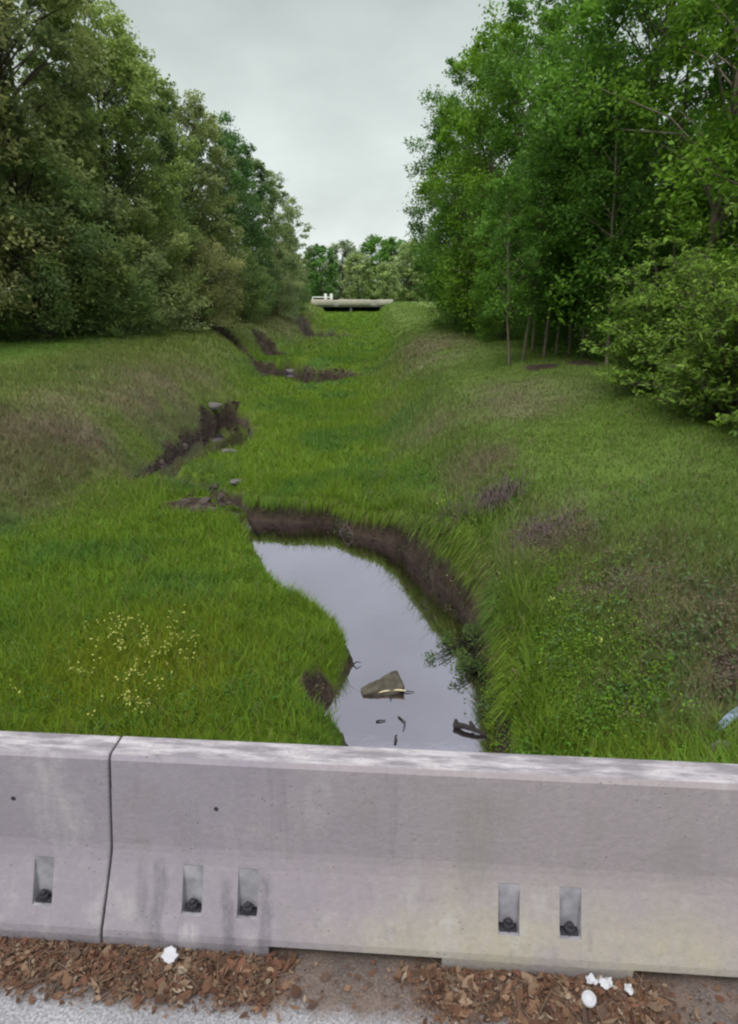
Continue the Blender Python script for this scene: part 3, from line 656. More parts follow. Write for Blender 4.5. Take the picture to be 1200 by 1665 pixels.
# ------------------------------------------------------------------ trees and shrubs
def prof_round(t): return np.sin(np.pi * np.clip(t * .86 + .10, 0, 1)) ** .55
def prof_wall(t): return np.where(t < .55, .88 + .12 * np.sin(t * 5.7), np.sqrt(np.clip(1 - ((t - .55) / .47) ** 2, 0.02, 1)))
def prof_tall(t): return np.sin(np.pi * np.clip(t * .9 + .06, 0, 1)) ** .8
def crown_mesh(seed, h, base, Rr, nb, ntw, nl, leaf, prof, trunk_r, bs=.27, hollow=.3, lean=(0, 0)):
    r = np.random.default_rng(seed); blobs = []; limbs = []
    tp = [np.array([0, 0, -.3])]; m = 7
    for k in range(1, m + 1): tp.append(np.array([lean[0] * (k / m) ** 1.5 + r.normal(0, .05 * Rr * .3), lean[1] * (k / m) ** 1.5 + r.normal(0, .05 * Rr * .3), h * .9 * k / m]))
    tp = np.array(tp); tr = trunk_r * (1 - np.linspace(0, 1, m + 1) ** 1.1 * .88); limbs.append((tp, tr))
    Ps, Ts = [], []
    for k in range(nb):
        t = ((k + r.random()) / nb) ** .9; z = base + (h - base) * t; rad = Rr * float(prof(np.array([t]))[0]); rr = rad * math.sqrt(r.uniform(hollow, 1)); a = k * 2.39996 + r.normal(0, .35)
        ax = np.array([np.interp(z, tp[:, 2], tp[:, 0]), np.interp(z, tp[:, 2], tp[:, 1]), 0])
        c = ax + np.array([rr * math.cos(a), rr * math.sin(a), z + r.normal(0, .2)]); s = Rr * bs * r.uniform(.65, 1.35) * (1.05 - .35 * t)
        z0 = max(base * .6, z - rr * r.uniform(.5, .9)); st = np.array([np.interp(z0, tp[:, 2], tp[:, 0]), np.interp(z0, tp[:, 2], tp[:, 1]), z0])
        mid = (st + c) / 2 + np.array([0, 0, rr * .12]) + r.normal(0, .1, 3); lr = trunk_r * .28 * (1.1 - .7 * t)
        limbs.append((np.array([st, mid, c, c + (c - mid) * .35]), np.array([lr, lr * .65, lr * .35, lr * .1])))
        u = r.normal(0, 1, (ntw, 3)); u /= np.linalg.norm(u, axis=1)[:, None]; u *= (r.uniform(.25, 1.1, ntw) ** .6)[:, None]; u[:, 2] *= .75
        tw = c + u * s; bt = r.normal(0, .16)
        P = tw[:, None, :] + r.normal(0, 1, (ntw, nl, 3)) * s * np.array([.24, .24, .17]); Ps.append(P.reshape(-1, 3))
        Ts.append(np.clip(.45 + bt + np.repeat(r.normal(0, .14, ntw), nl) + r.normal(0, .14, ntw * nl), 0, 1))
    P = np.concatenate(Ps); T = np.concatenate(Ts); n = len(P); V, F = leaf_quads(P, leaf * r.uniform(.6, 1.4, n), leaf * r.uniform(.35, .75, n), .5, r)
    k = V[:, 2] < .02; V[k, 2] = .02 + r.random(k.sum()) * .1
    cm = mesh_np('crown', V, F, {'tone': np.repeat(T, 4)}); cm.materials.append(M['leaf'])
    TV, TF = tubes(limbs, 6); tm = mesh_np('trunk', TV, TF, None, True)
    return cm, tm
PROTO = {
    'wall_a': (crown_mesh(11, 16.5, .6, 4.4, 120, 16, 22, .23, prof_wall, .26, .24), 'bark'),
    'wall_b': (crown_mesh(12, 17.5, 1.0, 4.0, 120, 16, 22, .23, prof_wall, .28, .24), 'bark'),
    'wall_c': (crown_mesh(13, 15.5, .5, 4.8, 120, 16, 22, .23, prof_round, .24, .23), 'bark'),
    'open': (crown_mesh(14, 16, 3.0, 3.2, 46, 12, 14, .26, prof_tall, .2, .25), 'pale_bark'),
    'right_a': (crown_mesh(15, 14, 1.3, 4.3, 110, 16, 22, .18, prof_round, .17, .22, .2), 'bark'),
    'right_b': (crown_mesh(16, 15.5, 1.8, 4.1, 110, 16, 22, .18, prof_wall, .19, .22, .2), 'bark'),
    'lacy': (crown_mesh(17, 15, 3.5, 3.4, 70, 14, 20, .15, prof_tall, .15, .24, .15), 'pale_bark'),
    'shrub': (crown_mesh(18, 4.6, .05, 2.7, 60, 15, 22, .12, prof_wall, .07, .27, .3), 'bark'),
    'shrub_b': (crown_mesh(19, 5.6, .05, 2.6, 64, 15, 22, .12, prof_round, .07, .26, .3), 'bark'),
    'far': (crown_mesh(20, 15, .4, 5.0, 70, 12, 11, .62, prof_wall, .25, .28), 'bark'),
    'sapling': (crown_mesh(21, 7.5, 2.1, 1.5, 38, 12, 18, .12, prof_tall, .065, .33, .1), 'pale_bark'),
}
for k, ((cm, tm), b) in PROTO.items(): tm.materials.append(M[b])
def plant(name, proto, x, y, label, cat, group, tint=(1, 1, 1), s=1., rz=None, sz=None, z=None):
    (cm, tm), b = PROTO[proto]
    root = empty(name, (x, y, gz(x, y) - .03 if z is None else z), random.uniform(0, 6.28) if rz is None else rz); root.scale = (s, s, s if sz is None else sz); tag(root, label, cat, group)
    c = link('crown', cm, None, root); c.color = (*tint, 1)
    link('trunk' if cat == 'tree' else 'stems', tm, None, root)
    return root
G = 'trees along the left bank'
OL, GR, DK, BR, GY, LT = (1.55, 1.45, 1.85), (1.25, 1.38, 1.5), (.98, 1.12, 1.3), (1.9, 1.58, 2.2), (1.65, 1.6, 2.4), (1.55, 1.62, 1.6)
for nm, pr, x, y, tint, s, lab in [
    ('broad_tree', 'wall_b', -20.5, 23, DK, 1.25, 'dark green tall tree filling the upper left corner of the photo'),
    ('broad_tree', 'wall_a', -20.4, 28, BR, 1.2, 'brownish green tall tree second from the left edge, cut by the frame top'),
    ('broad_tree', 'wall_b', -18.0, 35, OL, 1.2, 'tall olive tree right of the brownish tree, its crown just touching the frame top'),
    ('spire_tree', 'open', -19.5, 39.5, DK, 1.36, 'narrow dark spire rising highest on the left against the sky'),
    ('broad_tree', 'wall_c', -16.4, 43.5, LT, 1.12, 'yellow green round tree in the middle of the left row'),
    ('broad_tree', 'wall_a', -17.5, 49, DK, 1.02, 'dark tree behind the yellow green round tree, stepping down on the skyline'),
    ('broad_tree', 'wall_b', -14.6, 55, OL, .93, 'olive tree just past the midpoint of the left row, over the round shrub'),
    ('broad_tree', 'wall_a', -13.9, 64, (.62, .95, .95), 1.0, 'blackish green tree with a straight right side in the left row'),
    ('broad_tree', 'wall_c', -13.3, 73, DK, .98, 'dark bluish green tree third from the far end of the left row'),
    ('pale_tree', 'open', -11.6, 83, GY, .98, 'grey green thin leaved tree with ragged outline near the far end of the left row'),
    ('pale_tree', 'open', -10.6, 93, GY, .9, 'smaller grey green thin leaved tree, last before the gap of sky'),
    ('broad_tree', 'wall_c', -14.0, 104, OL, .78, 'low olive tree at the far end of the left row')]:
    plant(nm, pr, x, y, lab, 'tree', G, tint, s)
G = 'shrubs at the foot of the left trees'
for nm, pr, x, y, tint, s, lab in [
    ('rounded_shrub', 'shrub_b', -17.6, 26.5, BR, 1.0, 'brownish rounded shrub at the left photo edge above the grass'),
    ('rounded_shrub', 'shrub_b', -16.3, 32.5, DK, 1.5, 'large dark green shrub right of the brownish shrub'),
    ('rounded_shrub', 'shrub', -14.6, 40, (1.85, 1.75, 2.4), 1.5, 'round dome shaped pale green shrub in the middle of the left row'),
    ('rounded_shrub', 'shrub', -14.2, 36, GR, 1.0, 'low green shrub between the large dark shrub and the pale dome'),
    ('rounded_shrub', 'shrub', -12.9, 48, BR, 1.25, 'olive brown shrub beyond the pale dome shaped shrub'),
    ('rounded_shrub', 'shrub_b', -11.6, 59, GR, 1.1, 'green shrub under the straight sided blackish tree'),
    ('rounded_shrub', 'shrub', -10.2, 72, GY, 1.0, 'grey green shrub under the thin leaved trees'),
    ('rounded_shrub', 'shrub', -11.2, 88, DK, 1.0, 'dark low shrub near the far end of the left bank'),
    ('rounded_shrub', 'shrub_b', -12.2, 108, DK, .9, 'blackish shrub left of the far bridge')]:
    plant(nm, pr, x, y, lab, 'shrub', G, tint, s)
G = 'trees along the right bank'
RG, RB, RD = (.68, 1.12, .52), (.90, 1.32, .46), (.54, .92, .5)
for nm, pr, x, y, tint, s, lab in [
    ('leafy_tree', 'right_b', 11.5, 15, RB, 1.0, 'bright green tree filling the upper right corner of the photo'),
    ('leafy_tree', 'lacy', 10.0, 19.5, RB, 1.05, 'light airy tree with pale trunk, sky showing between its leaves, upper right'),
    ('leafy_tree', 'right_a', 9.6, 24, RG, 1.02, 'deep green tree above the thin trunks on the right'),
    ('leafy_tree', 'right_b', 8.5, 29.5, RG, .95, 'tall green tree left of the airy tree, meeting the frame top'),
    ('leafy_tree', 'right_a', 7.5, 35, RB, 1.02, 'green tree with the long leaning edge against the sky'),
    ('leafy_tree', 'right_b', 7.1, 41, RG, .96, 'second green tree from the far end of the right row'),
    ('leafy_tree', 'right_a', 6.5, 48, RD, .98, 'dark bushy tree at the far end of the right row, bulging towards the ditch'),
    ('leafy_tree', 'right_a', 9.4, 58, RG, .85, 'tree behind the dark bushy end tree of the right row'),
    ('leafy_tree', 'right_b', 12.5, 76, RG, .85, 'distant tree beside the far end of the right row')]:
    plant(nm, pr, x, y, lab, 'tree', G, tint, s)
G = 'thin trunked saplings at the wood edge'
LABS = ['light brown leaning sapling trunk foremost at the wood edge', 'thin sapling just right of the foremost leaning trunk', 'straight sapling in the middle of the thin trunks', 'pair member sapling with pale bark deeper in the shade',
        'thin sapling left of the bare earth under the trees', 'slender sapling behind the bare earth under the trees', 'slender sapling at the right end of the thin trunks', 'thin sapling half hidden by the leafy shrub', 'tall thin sapling far back in the dark wood']
for k, ((px, py), s) in enumerate(zip([(828, 592), (850, 588), (884, 586), (903, 584), (865, 580), (925, 584), (945, 588), (985, 600), (915, 575)], (.8, .95, 1.05, 1., .9, 1.1, 1.0, 1.1, 1.2))):
    x, y = at(px, py, -.02); o = plant('sapling', 'sapling', x, y, LABS[k], 'tree', G, RD if k % 2 else RG, s, sz=s * random.uniform(.9, 1.15)); o.rotation_euler = (random.uniform(-.1, .1), random.uniform(-.12, .12), random.uniform(0, 6))
G = 'shrubs at the foot of the right trees'
for nm, pr, x, y, tint, s, lab in [
    ('rounded_shrub', 'shrub', 8.0, 28.5, RD, .5, 'small dark undergrowth bush left of the thin trunks'), ('rounded_shrub', 'shrub', 9.0, 25.0, RD, .8, 'dark undergrowth shrub in the shade right behind the thin trunks'), ('rounded_shrub', 'shrub_b', 9.6, 21.5, RD, .7, 'dark undergrowth shrub between the thin trunks and the leafy shrubs'),
    ('rounded_shrub', 'shrub', 6.9, 33, RG, .62, 'low green shrub under the right trees beyond the thin trunks'),
    ('rounded_shrub', 'shrub_b', 6.6, 39, RD, .8, 'dark shrub hanging low over the right bank crest'),
    ('rounded_shrub', 'shrub', 6.9, 45, RD, .9, 'dark shrub at the foot of the bulging end tree')]:
    plant(nm, pr, x, y, lab, 'shrub', G, tint, s)
def arching_shrub(seed, h, spread, nst, label, loc, tint, leaf=.13):
    """many arching stems from the ground, leaves in sprays along their outer two thirds"""
    r = np.random.default_rng(seed); st = []; P = []; T = []
    for k in range(nst):
        a = r.uniform(0, 2 * np.pi); rad = spread * r.uniform(.15, 1.05); top = h * (r.uniform(.12, 1.05) if k % 7 else r.uniform(1.0, 1.4)) * (1 - .25 * (rad / spread) ** 2)
        b0 = np.array([math.cos(a), math.sin(a), 0]) * rad * .22 + np.array([0, 0, -.1]); e = np.array([math.cos(a) * rad, math.sin(a) * rad, top * r.uniform(.72, .95)])
        m = np.array([math.cos(a) * rad * .55, math.sin(a) * rad * .55, top]); ts = np.linspace(0, 1, 8)[:, None]
        pts = (1 - ts) ** 2 * b0 + 2 * ts * (1 - ts) * m + ts ** 2 * e; st.append((pts, np.linspace(.018, .003, 8)))
        for q in range(15):
            t = r.uniform(.12, 1.0); c = (1 - t) ** 2 * b0 + 2 * t * (1 - t) * m + t ** 2 * e; d = r.normal(0, 1, 3); d[2] = abs(d[2]) * .35; d /= np.linalg.norm(d); ln = r.uniform(.15, .5)
            st.append((np.array([c, c + d * ln * .6, c + d * ln + np.array([0, 0, -.05])]), [.004, .003, .0015])); n = 9
            P.append(c + d * (r.uniform(.3, 1.1, (n, 1)) * ln) + r.normal(0, .045, (n, 3))); T.append(np.clip(.3 + .45 * t * r.random() + r.normal(0, .16, n), 0, 1))
    P = np.concatenate(P); T = np.concatenate(T); n = len(P); V, F = leaf_quads(P, leaf * r.uniform(.6, 1.4, n), leaf * r.uniform(.3, .5, n), .9, r)
    root = empty('leafy_shrub', loc, 0); tag(root, label, 'shrub', 'leafy shrubs on the right')
    me = mesh_np('crown', V, F, {'tone': np.repeat(T, 4)}); me.materials.append(M['leaf']); c = link('crown', me, None, root); c.color = (*tint, 1)
    TV, TF = tubes(st, 4); link('stems', mesh_np('stems', TV, TF), M['bark'], root)
for sd, h, spd, n, x, y, tint, lab in [(31, 2.9, 2.0, 150, 7.3, 15.6, (1.05, 1.38, .72), 'arching light green shrub on the right, farthest of three'), (32, 3.5, 2.0, 160, 7.4, 12.3, (1.1, 1.38, .75), 'tall arching shrub with pale leaf tips in the middle of three on the right'),
                                       (33, 3.0, 1.9, 150, 7.8, 9.6, (.9, 1.2, .65), 'nearest arching shrub, cut by the right photo edge')]:
    arching_shrub(sd, h, spd, n, lab, (x, y, gz(x, y)), tint)

# the woods behind the front rows, each one countless mass
def wood(name, x0, x1, y0, y1, h, n, label, tint, card=.55, low=.0, nt=60):
    r = np.random.default_rng(len(name) + n); m = n // 26; cx = r.uniform(x0, x1, m); cy = r.uniform(y0, y1, m); hh = h * (.7 + .45 * vnoise(cx, cy, 7, 7)); cz = low + (hh - low) * r.random(m) ** .75
    P = (np.stack([cx, cy, cz], 1)[:, None, :] + r.normal(0, 1, (m, 26, 3)) * np.array([.75, .75, .55])).reshape(-1, 3); P[:, 2] = np.maximum(P[:, 2], -.2); k = len(P)
    V, F = leaf_quads(P, card * r.uniform(.6, 1.4, k), card * r.uniform(.4, .8, k), .5, r)
    me = mesh_np(name, V, F, {'tone': np.repeat(np.clip(np.repeat(r.normal(.45, .2, m), 26) + r.normal(0, .12, k), 0, 1), 4)}); me.materials.append(M['leaf']); me.materials.append(M['bark'])
    o = link(name, me); o.color = (*tint, 1); tag(o, label, 'wood', kind='stuff')
    tb = []
    for q in range(nt):
        x, y = r.uniform(x0, x1), r.uniform(y0, y1); tb.append((np.array([(x, y, -.5), (x + r.normal(0, .25), y + r.normal(0, .25), h * .5), (x + r.normal(0, .5), y + r.normal(0, .5), h * .85)]), np.array([.14, .10, .03]) * r.uniform(.5, 1.4)))
    TV, TF = tubes(tb, 5); t = link('trunks', mesh_np('trunks', TV, TF, None, True), M['bark'], o); t['kind'] = 'stuff'
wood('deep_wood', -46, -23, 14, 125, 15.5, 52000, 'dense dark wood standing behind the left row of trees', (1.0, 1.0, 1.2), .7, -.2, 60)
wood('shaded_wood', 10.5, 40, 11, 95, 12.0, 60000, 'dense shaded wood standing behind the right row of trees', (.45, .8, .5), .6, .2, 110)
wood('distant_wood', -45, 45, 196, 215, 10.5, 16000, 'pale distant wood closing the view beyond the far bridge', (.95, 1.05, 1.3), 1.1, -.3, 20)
G = 'trees beyond the far bridge'
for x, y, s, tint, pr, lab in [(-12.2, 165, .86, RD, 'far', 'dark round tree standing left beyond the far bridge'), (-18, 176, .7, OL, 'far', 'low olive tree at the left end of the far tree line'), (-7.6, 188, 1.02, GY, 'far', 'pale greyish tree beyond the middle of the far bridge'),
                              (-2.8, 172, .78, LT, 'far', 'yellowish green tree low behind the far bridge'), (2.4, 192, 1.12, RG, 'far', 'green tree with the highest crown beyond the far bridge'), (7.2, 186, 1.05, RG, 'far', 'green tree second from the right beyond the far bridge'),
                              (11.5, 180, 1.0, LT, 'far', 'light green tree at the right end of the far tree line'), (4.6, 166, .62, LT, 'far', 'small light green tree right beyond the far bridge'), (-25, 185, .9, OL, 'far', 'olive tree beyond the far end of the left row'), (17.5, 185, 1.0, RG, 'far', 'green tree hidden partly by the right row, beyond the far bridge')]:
    plant('distant_tree', pr, x, y, lab, 'tree', G, tuple(c * k for c, k in zip(tint, (1.25, 1.2, 1.7))), s)  # leaf tint made paler and bluer: distance haze put into the colour

# ------------------------------------------------------------------ the far bridge
def boxes(bs):
    V = []; F = []
    for x0, x1, y0, y1, z0, z1 in bs:
        k = len(V); V += [(x0, y0, z0), (x1, y0, z0), (x1, y1, z0), (x0, y1, z0), (x0, y0, z1), (x1, y0, z1), (x1, y1, z1), (x0, y1, z1)]
        F += [(k, k + 3, k + 2, k + 1), (k + 4, k + 5, k + 6, k + 7), (k, k + 1, k + 5, k + 4), (k + 1, k + 2, k + 6, k + 5), (k + 2, k + 3, k + 7, k + 6), (k + 3, k, k + 4, k + 7)]
    return np.array(V, float), np.array(F)
def bpart(name, bs, mat, parent):
    V, F = boxes(bs); V = V - np.array(parent.location); o = link(name, mesh_np(name, V, F), mat, parent); b = o.modifiers.new('bevel', 'BEVEL'); b.width = .03; b.segments = 1; return o
def far_bridge():
    r_ = empty('road_bridge', (-3.5, 152, -.4)); tag(r_, 'small pale concrete road bridge crossing the ditch at its far end', 'bridge')
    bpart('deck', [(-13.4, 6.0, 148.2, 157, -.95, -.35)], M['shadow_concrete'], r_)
    for a, b in ((-13.2, -8.2), (-7.0, .4), (1.8, 5.4)): bpart('parapet', [(a, b, 148.0, 148.3, -.55, .65)], M['bridge'], r_)
    bpart('parapet', [(-13.2, 5.8, 156.6, 156.9, -.3, .42)], M['bridge'], r_)
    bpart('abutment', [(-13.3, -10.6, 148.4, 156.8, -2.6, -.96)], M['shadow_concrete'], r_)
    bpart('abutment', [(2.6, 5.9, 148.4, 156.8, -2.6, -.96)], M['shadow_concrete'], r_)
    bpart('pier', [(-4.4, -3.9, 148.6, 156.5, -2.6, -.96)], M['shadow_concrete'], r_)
    for x in (-9.9, -8.6): bpart('post', [(x - .3, x + .3, 148.35, 148.8, -.34, 1.9)], M['white_paint'], r_)
    bpart('railing', [(-13.0, -8.2, 148.45, 148.55, 1.0, 1.25), (-13.0, -12.75, 148.45, 148.55, -.3, 1.0)], M['white_paint'], r_)
far_bridge()

# ------------------------------------------------------------------ creek debris
def rock_mesh(seed, rough=.22):
    import bmesh
    bm = bmesh.new(); bmesh.ops.create_icosphere(bm, subdivisions=3, radius=1); r = np.random.default_rng(seed); dirs = r.normal(0, 1, (9, 3)); dirs /= np.linalg.norm(dirs, axis=1)[:, None]; off = r.uniform(.55, .95, 9)
    for v in bm.verts:
        p = np.array(v.co); 
        for d, o in zip(dirs, off):
            s = p @ d
            if s > o: p = p - d * (s - o) * .85
        p *= 1 + rough * (vnoise(np.array([p[0] + p[2] * 1.7 + 9]), np.array([p[1] - p[2] + 9]), .5, seed)[0] - .5); v.co = p
    me = bpy.data.meshes.new('stone'); bm.to_mesh(me); bm.free(); return me
ROCKS = [rock_mesh(s) for s in (1, 2, 3, 4)]; PALE = [me.copy() for me in ROCKS]
for me in ROCKS: me.materials.append(M['stone'])
for me in PALE: me.materials.append(M['pale_stone'])
for k, (px, py, s) in enumerate([(300, 818, .16), (318, 826, .13), (334, 815, .18), (345, 830, .12), (360, 808, .14), (372, 822, .17), (310, 806, .12), (290, 828, .13), (352, 790, .15), (330, 800, .1), (388, 838, .12), (278, 800, .13), (262, 790, .12),
                                 (245, 775, .15), (262, 752, .15), (300, 726, .17), (236, 788, .13), (335, 700, .17), (376, 682, .2)]):
    x, y, z = ground_at(px, py); o = link('stone', ROCKS[k % 4]); o.location = (x, y, z - s * .1); o.scale = (s * random.uniform(.6, 1.1), s * random.uniform(.6, 1.1), s * random.uniform(.5, .9)); o.rotation_euler = (random.uniform(-.3, .3), random.uniform(-.3, .3), random.uniform(0, 6))
    tag(o, *(('brown stone in the low riffle between the pool and the narrow channel', 'stone', 'stones in the riffle') if k < 13 else ('dark stone on the eroded bank of the narrow channel on the left', 'stone', 'stones along the narrow channel')))
for px, py, s, lab in [(386, 785, .16, 'whitish stone at the upper right of the stony riffle'), (216, 800, .13, 'pale stone at the left end of the narrow channel'), (474, 606, .4, 'pale flat slab on top of the bare bank upstream'), (372, 735, .2, 'light grey stone on the near edge of the narrow brown water'),
                       (345, 660, .3, 'grey slab at the upper end of the narrow brown water')]:
    x, y, z = ground_at(px, py); o = link('pale_stone', PALE[random.randrange(4)]); o.location = (x, y, z + s * .02); o.scale = (s * 1.35, s, s * .5); o.rotation_euler = (0, 0, random.uniform(-.4, .4)); tag(o, lab, 'stone')
x, y = at(1172, 1234, .2); o = link('pale_stone', PALE[1]); x, y, z = ground_at(1168, 1226); o.location = (x, y, z + .05); o.scale = (.11, .08, .08); tag(o, 'pale stone just behind the barrier at the right photo edge', 'stone')
def tarp():
    x0, y0, z0 = ground_at(1165, 1192); n, m = 22, 8; V = []
    for i in range(n):
        u = i / (n - 1)
        for j in range(m):
            v = j / (m - 1) - .5; x = x0 - .06 + u * .55; y = y0 - .10 + u * .20 + .05 * math.sin(u * 7) + v * (.10 - .05 * u)
            V.append((x, y, gz(x, y) + .10 + .035 * math.sin(u * 9 + v * 8) + .03 * math.sin(v * 14 + u * 3)))
    i = (np.arange(n - 1)[:, None] * m + np.arange(m - 1)[None]).reshape(-1); F = np.stack([i, i + 1, i + m + 1, i + m], 1)
    o = link('plastic_sheet', mesh_np('plastic_sheet', V, F, None, True), M['blue']); s = o.modifiers.new('solid', 'SOLIDIFY'); s.thickness = .004
    tag(o, 'crumpled pale blue plastic strip in the grass at the right photo edge', 'plastic sheet')
tarp()
def wood_chunk():
    """split log end floating in the pool: bark-brown top, pale split edge, dark wet underside"""
    x, y = at(622, 1122, WATER); root = empty('wood_chunk', (x, y, WATER), R(14)); root.scale = (.85, .95, .5); tag(root, 'broken chunk of wood with pale split edge lying in the pool', 'log')
    r = np.random.default_rng(4); ns, nr = 16, 18; V = []
    for i in range(ns):
        u = i / (ns - 1); w = .07 + .12 * min(1, u * 1.5); hh = .05 + .115 * min(1, u * 1.35)
        for k in range(nr):
            a = 2 * math.pi * k / nr; f = 1 + .12 * math.sin(a * 3 + u * 6) + r.normal(0, .03)
            yy = math.copysign(abs(math.cos(a)) ** .6, math.cos(a)) * w * f; zz = math.copysign(abs(math.sin(a)) ** .6, math.sin(a)) * hh * f
            V.append((-.34 + .66 * u, yy + .07 * u, zz + .03 + .05 * u))
    i = np.arange(ns - 1)[:, None] * nr; j = np.arange(nr)[None]; j2 = (j + 1) % nr; F = np.stack([i + j, i + j2, i + nr + j2, i + nr + j], -1).reshape(-1, 4)
    e1 = np.array([[k for k in range(nr)][::-1]]); e2 = np.array([[(ns - 1) * nr + k for k in range(nr)]])
    link('bark', mesh_np('bark', V, [F, e1, e2], None, True), M['wood'], root)
    pts = [(-.10 + .42 * t, -.115 - .09 * t + .045 * math.sin(t * 3), .10 + .05 * t) for t in np.linspace(0, 1, 7)]
    V, F = tubes([(pts, [.006, .014, .018, .02, .02, .018, .01])], 6); link('split_edge', mesh_np('split_edge', V, F, None, True), M['cutwood'], root)
    V, F = tubes([([(.22, -.06, .02), (.36, -.14, .04), (.47, -.16, .02)], [.02, .014, .006]), ([(.05, -.16, -.02), (.07, -.22, .03), (.06, -.25, .06)], [.012, .01, .004])], 5); link('branch_stub', mesh_np('branch_stub', V, F, None, True), M['dark_twig'], root)
wood_chunk()
def stick(px, py, pts, rad, label, mat='dark_twig'):
    x, y = at(px, py, WATER); ps = []
    for P in pts:
        P = np.array(P, float); ps.append((P, rad * np.linspace(1, .45, len(P))))
    V, F = tubes(ps, 6); o = link('stick', mesh_np('stick', V, F, None, True), M[mat]); o.location = (x, y, WATER + .01); tag(o, label, 'stick')
stick(655, 1178, [[(-.05, .14, .0), (.03, .02, .012), (.0, -.12, .0)]], .012, 'dark hooked stick standing out of the pool below the wood chunk')
stick(618, 1174, [[(-.05, .0, .0), (0, .01, .008), (.07, .02, .0)]], .013, 'tiny dark stick in the pool left of the hooked stick')
stick(642, 1203, [[(.0, -.07, .0), (.01, 0, .05), (.03, .05, .02)]], .016, 'short dark stub in the pool just above the barrier')
stick(762, 1190, [[(-.17, .09, .02), (-.05, .03, .05), (.1, -.04, .04), (.2, -.08, .0)], [(-.14, .08, .03), (-.15, .11, .09)], [(.05, 0, .05), (.02, .06, .10)]], .042, 'thick dark waterlogged branch beside the right bank above the barrier')
stick(580, 1082, [[(-.05, .02, .0), (.0, .0, .05), (.06, .03, .02)]], .012, 'thin dark twig by the muddy point of the left bank')
stick(690, 985, [[(-.06, .05, .0), (.0, .0, .06), (.08, -.05, .02)], [(0, 0, .06), (.03, .05, .1)]], .012, 'small forked twig in the water off the right bank')
stick(560, 868, [[(-.1, .1, .0), (.05, -.05, .25), (.2, -.25, .05)], [(.0, .0, .16), (.12, .05, .32)], [(.05, -.05, .25), (-.05, -.2, .3)]], .018, 'reddish dead branch leaning out of the bank at the pool head', 'twig')
def brush(px, py, n, sx, sy, h, label):
    x0, y0, z0 = ground_at(px, py); ps = []
    for k in range(n):
        x, y = rng.normal(0, sx), rng.normal(0, sy); a = rng.uniform(0, 6.28); ln = rng.uniform(.1, .35); z = gz(x0 + x, y0 + y) - z0; e = rng.uniform(-.1, .9) * ln * .8
        ps.append((np.array([(x, y, z + rng.uniform(0, h * .4)), (x + math.cos(a) * ln * .5, y + math.sin(a) * ln * .5, z + rng.uniform(.2, 1) * h), (x + math.cos(a) * ln, y + math.sin(a) * ln, z + e * .5 + .02)]), [.007, .005, .002]))
    V, F = tubes(ps, 4); o = link('brush_pile', mesh_np('brush_pile', V, F), M['twig']); o.location = (x0, y0, z0); tag(o, label, 'brush')
brush(790, 828, 420, .30, .17, .34, 'purplish grey pile of dead brush on the right bank crest')
brush(735, 845, 190, .12, .10, .28, 'small dark tangle of dead brush left of the larger pile')
brush(880, 875, 230, .22, .16, .24, 'thin spread of dead brush right of the larger pile')
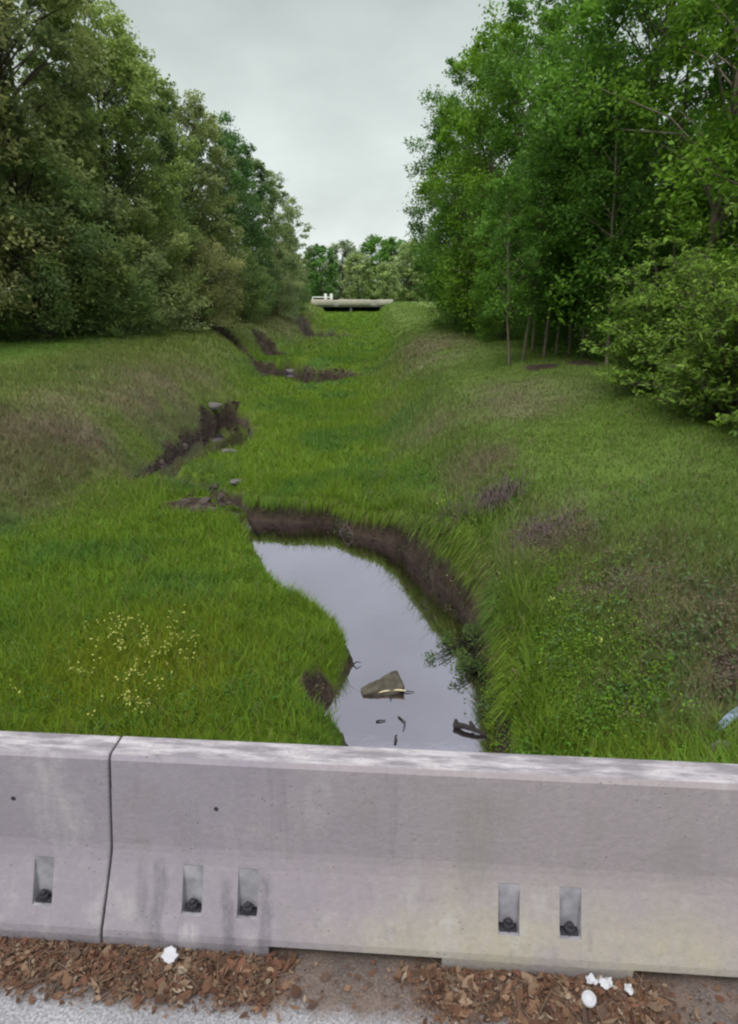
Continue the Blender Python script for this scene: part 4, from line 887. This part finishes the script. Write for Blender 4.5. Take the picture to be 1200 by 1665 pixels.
def soil_clods():
    a = (1 + 5 ** .5) / 2; iv = np.array([(-1, a, 0), (1, a, 0), (-1, -a, 0), (1, -a, 0), (0, -1, a), (0, 1, a), (0, -1, -a), (0, 1, -a), (a, 0, -1), (a, 0, 1), (-a, 0, -1), (-a, 0, 1)]) / 1.9
    ifc = np.array([(0, 11, 5), (0, 5, 1), (0, 1, 7), (0, 7, 10), (0, 10, 11), (1, 5, 9), (5, 11, 4), (11, 10, 2), (10, 7, 6), (7, 1, 8), (3, 9, 4), (3, 4, 2), (3, 2, 6), (3, 6, 8), (3, 8, 9), (4, 9, 5), (2, 4, 11), (6, 2, 10), (8, 6, 7), (9, 8, 1)])
    x = np.concatenate([rng.uniform(-4, 2, 60000), rng.uniform(-9, -3, 40000), rng.uniform(-13, 0, 40000)]); y = np.concatenate([rng.uniform(5.5, 14, 60000), rng.uniform(13, 30, 40000), rng.uniform(30, 60, 40000)])
    k = (soil_mask(x, y) > .7) & (H(x, y) > WATER + .03); x, y = x[k], y[k]; k = rng.permutation(len(x))[:3200]; x, y = x[k], y[k]; z = H(x, y); n = len(x)
    sz = np.clip(.014 * np.exp(rng.normal(0, .6, n)), .005, .05) * np.clip(y / 12, .7, 1.7)
    V = (iv[None] * (1 + rng.normal(0, .18, (n, 12, 1)))) * sz[:, None, None] * np.array([1.2, 1.2, .7]) + np.stack([x, y, z], 1)[:, None, :]
    F = (np.arange(n) * 12)[:, None, None] + ifc[None]; c = np.array([.055, .041, .030]) * rng.uniform(.45, 1.7, (n, 1)) * (1 + rng.normal(0, .05, (n, 3)))
    tag(link('soil_clods', mesh_np('soil_clods', V.reshape(-1, 3), F.reshape(-1, 3), {'col': np.repeat(np.clip(c, .01, 1), 12, 0)}, True), M['litter']), 'dark crumbled earth along the eroded creek banks', 'soil', kind='stuff')
soil_clods()
def weed_clump(px, py, zoff, r_, label):
    x, y = at(px, py, WATER + .15); root = empty('weed_clump', (x, y, WATER)); tag(root, label, 'plant', 'weed clumps overhanging the water'); n = 620
    P = rng.normal(0, 1, (n, 3)); P /= np.linalg.norm(P, axis=1)[:, None]; P *= (rng.random(n) ** .7)[:, None] * r_ * .8; lob = rng.normal(0, 1, (9, 3)) * r_ * np.array([.55, .6, .3]); P = P * .55 + lob[rng.integers(0, 9, n)]; P[:, 2] = np.abs(P[:, 2]) * .9 + .02 + np.maximum(P[:, 0], 0) * .6
    V, F = leaf_quads(P, rng.uniform(.025, .08, n), rng.uniform(.01, .03, n), .6); me = mesh_np('leaves', V, F, {'tone': np.repeat(rng.random(n) * .7, 4)}); me.materials.append(M['leaf']); o = link('leaves', me, None, root); o.color = (.55, .72, .6, 1)
    st = [(np.array([(r_ * .8, .1, -.05), p * .5 + np.array([.1, 0, .03]), p]), [.006, .004, .002]) for p in P[:40]]; V, F = tubes(st, 4); link('stems', mesh_np('stems', V, F), M['dark_twig'], root)
weed_clump(738, 1035, .1, .34, 'dark green weed clump hanging over the water, upper of two')
weed_clump(768, 1075, .1, .32, 'dark green weed clump hanging over the water, lower of two')
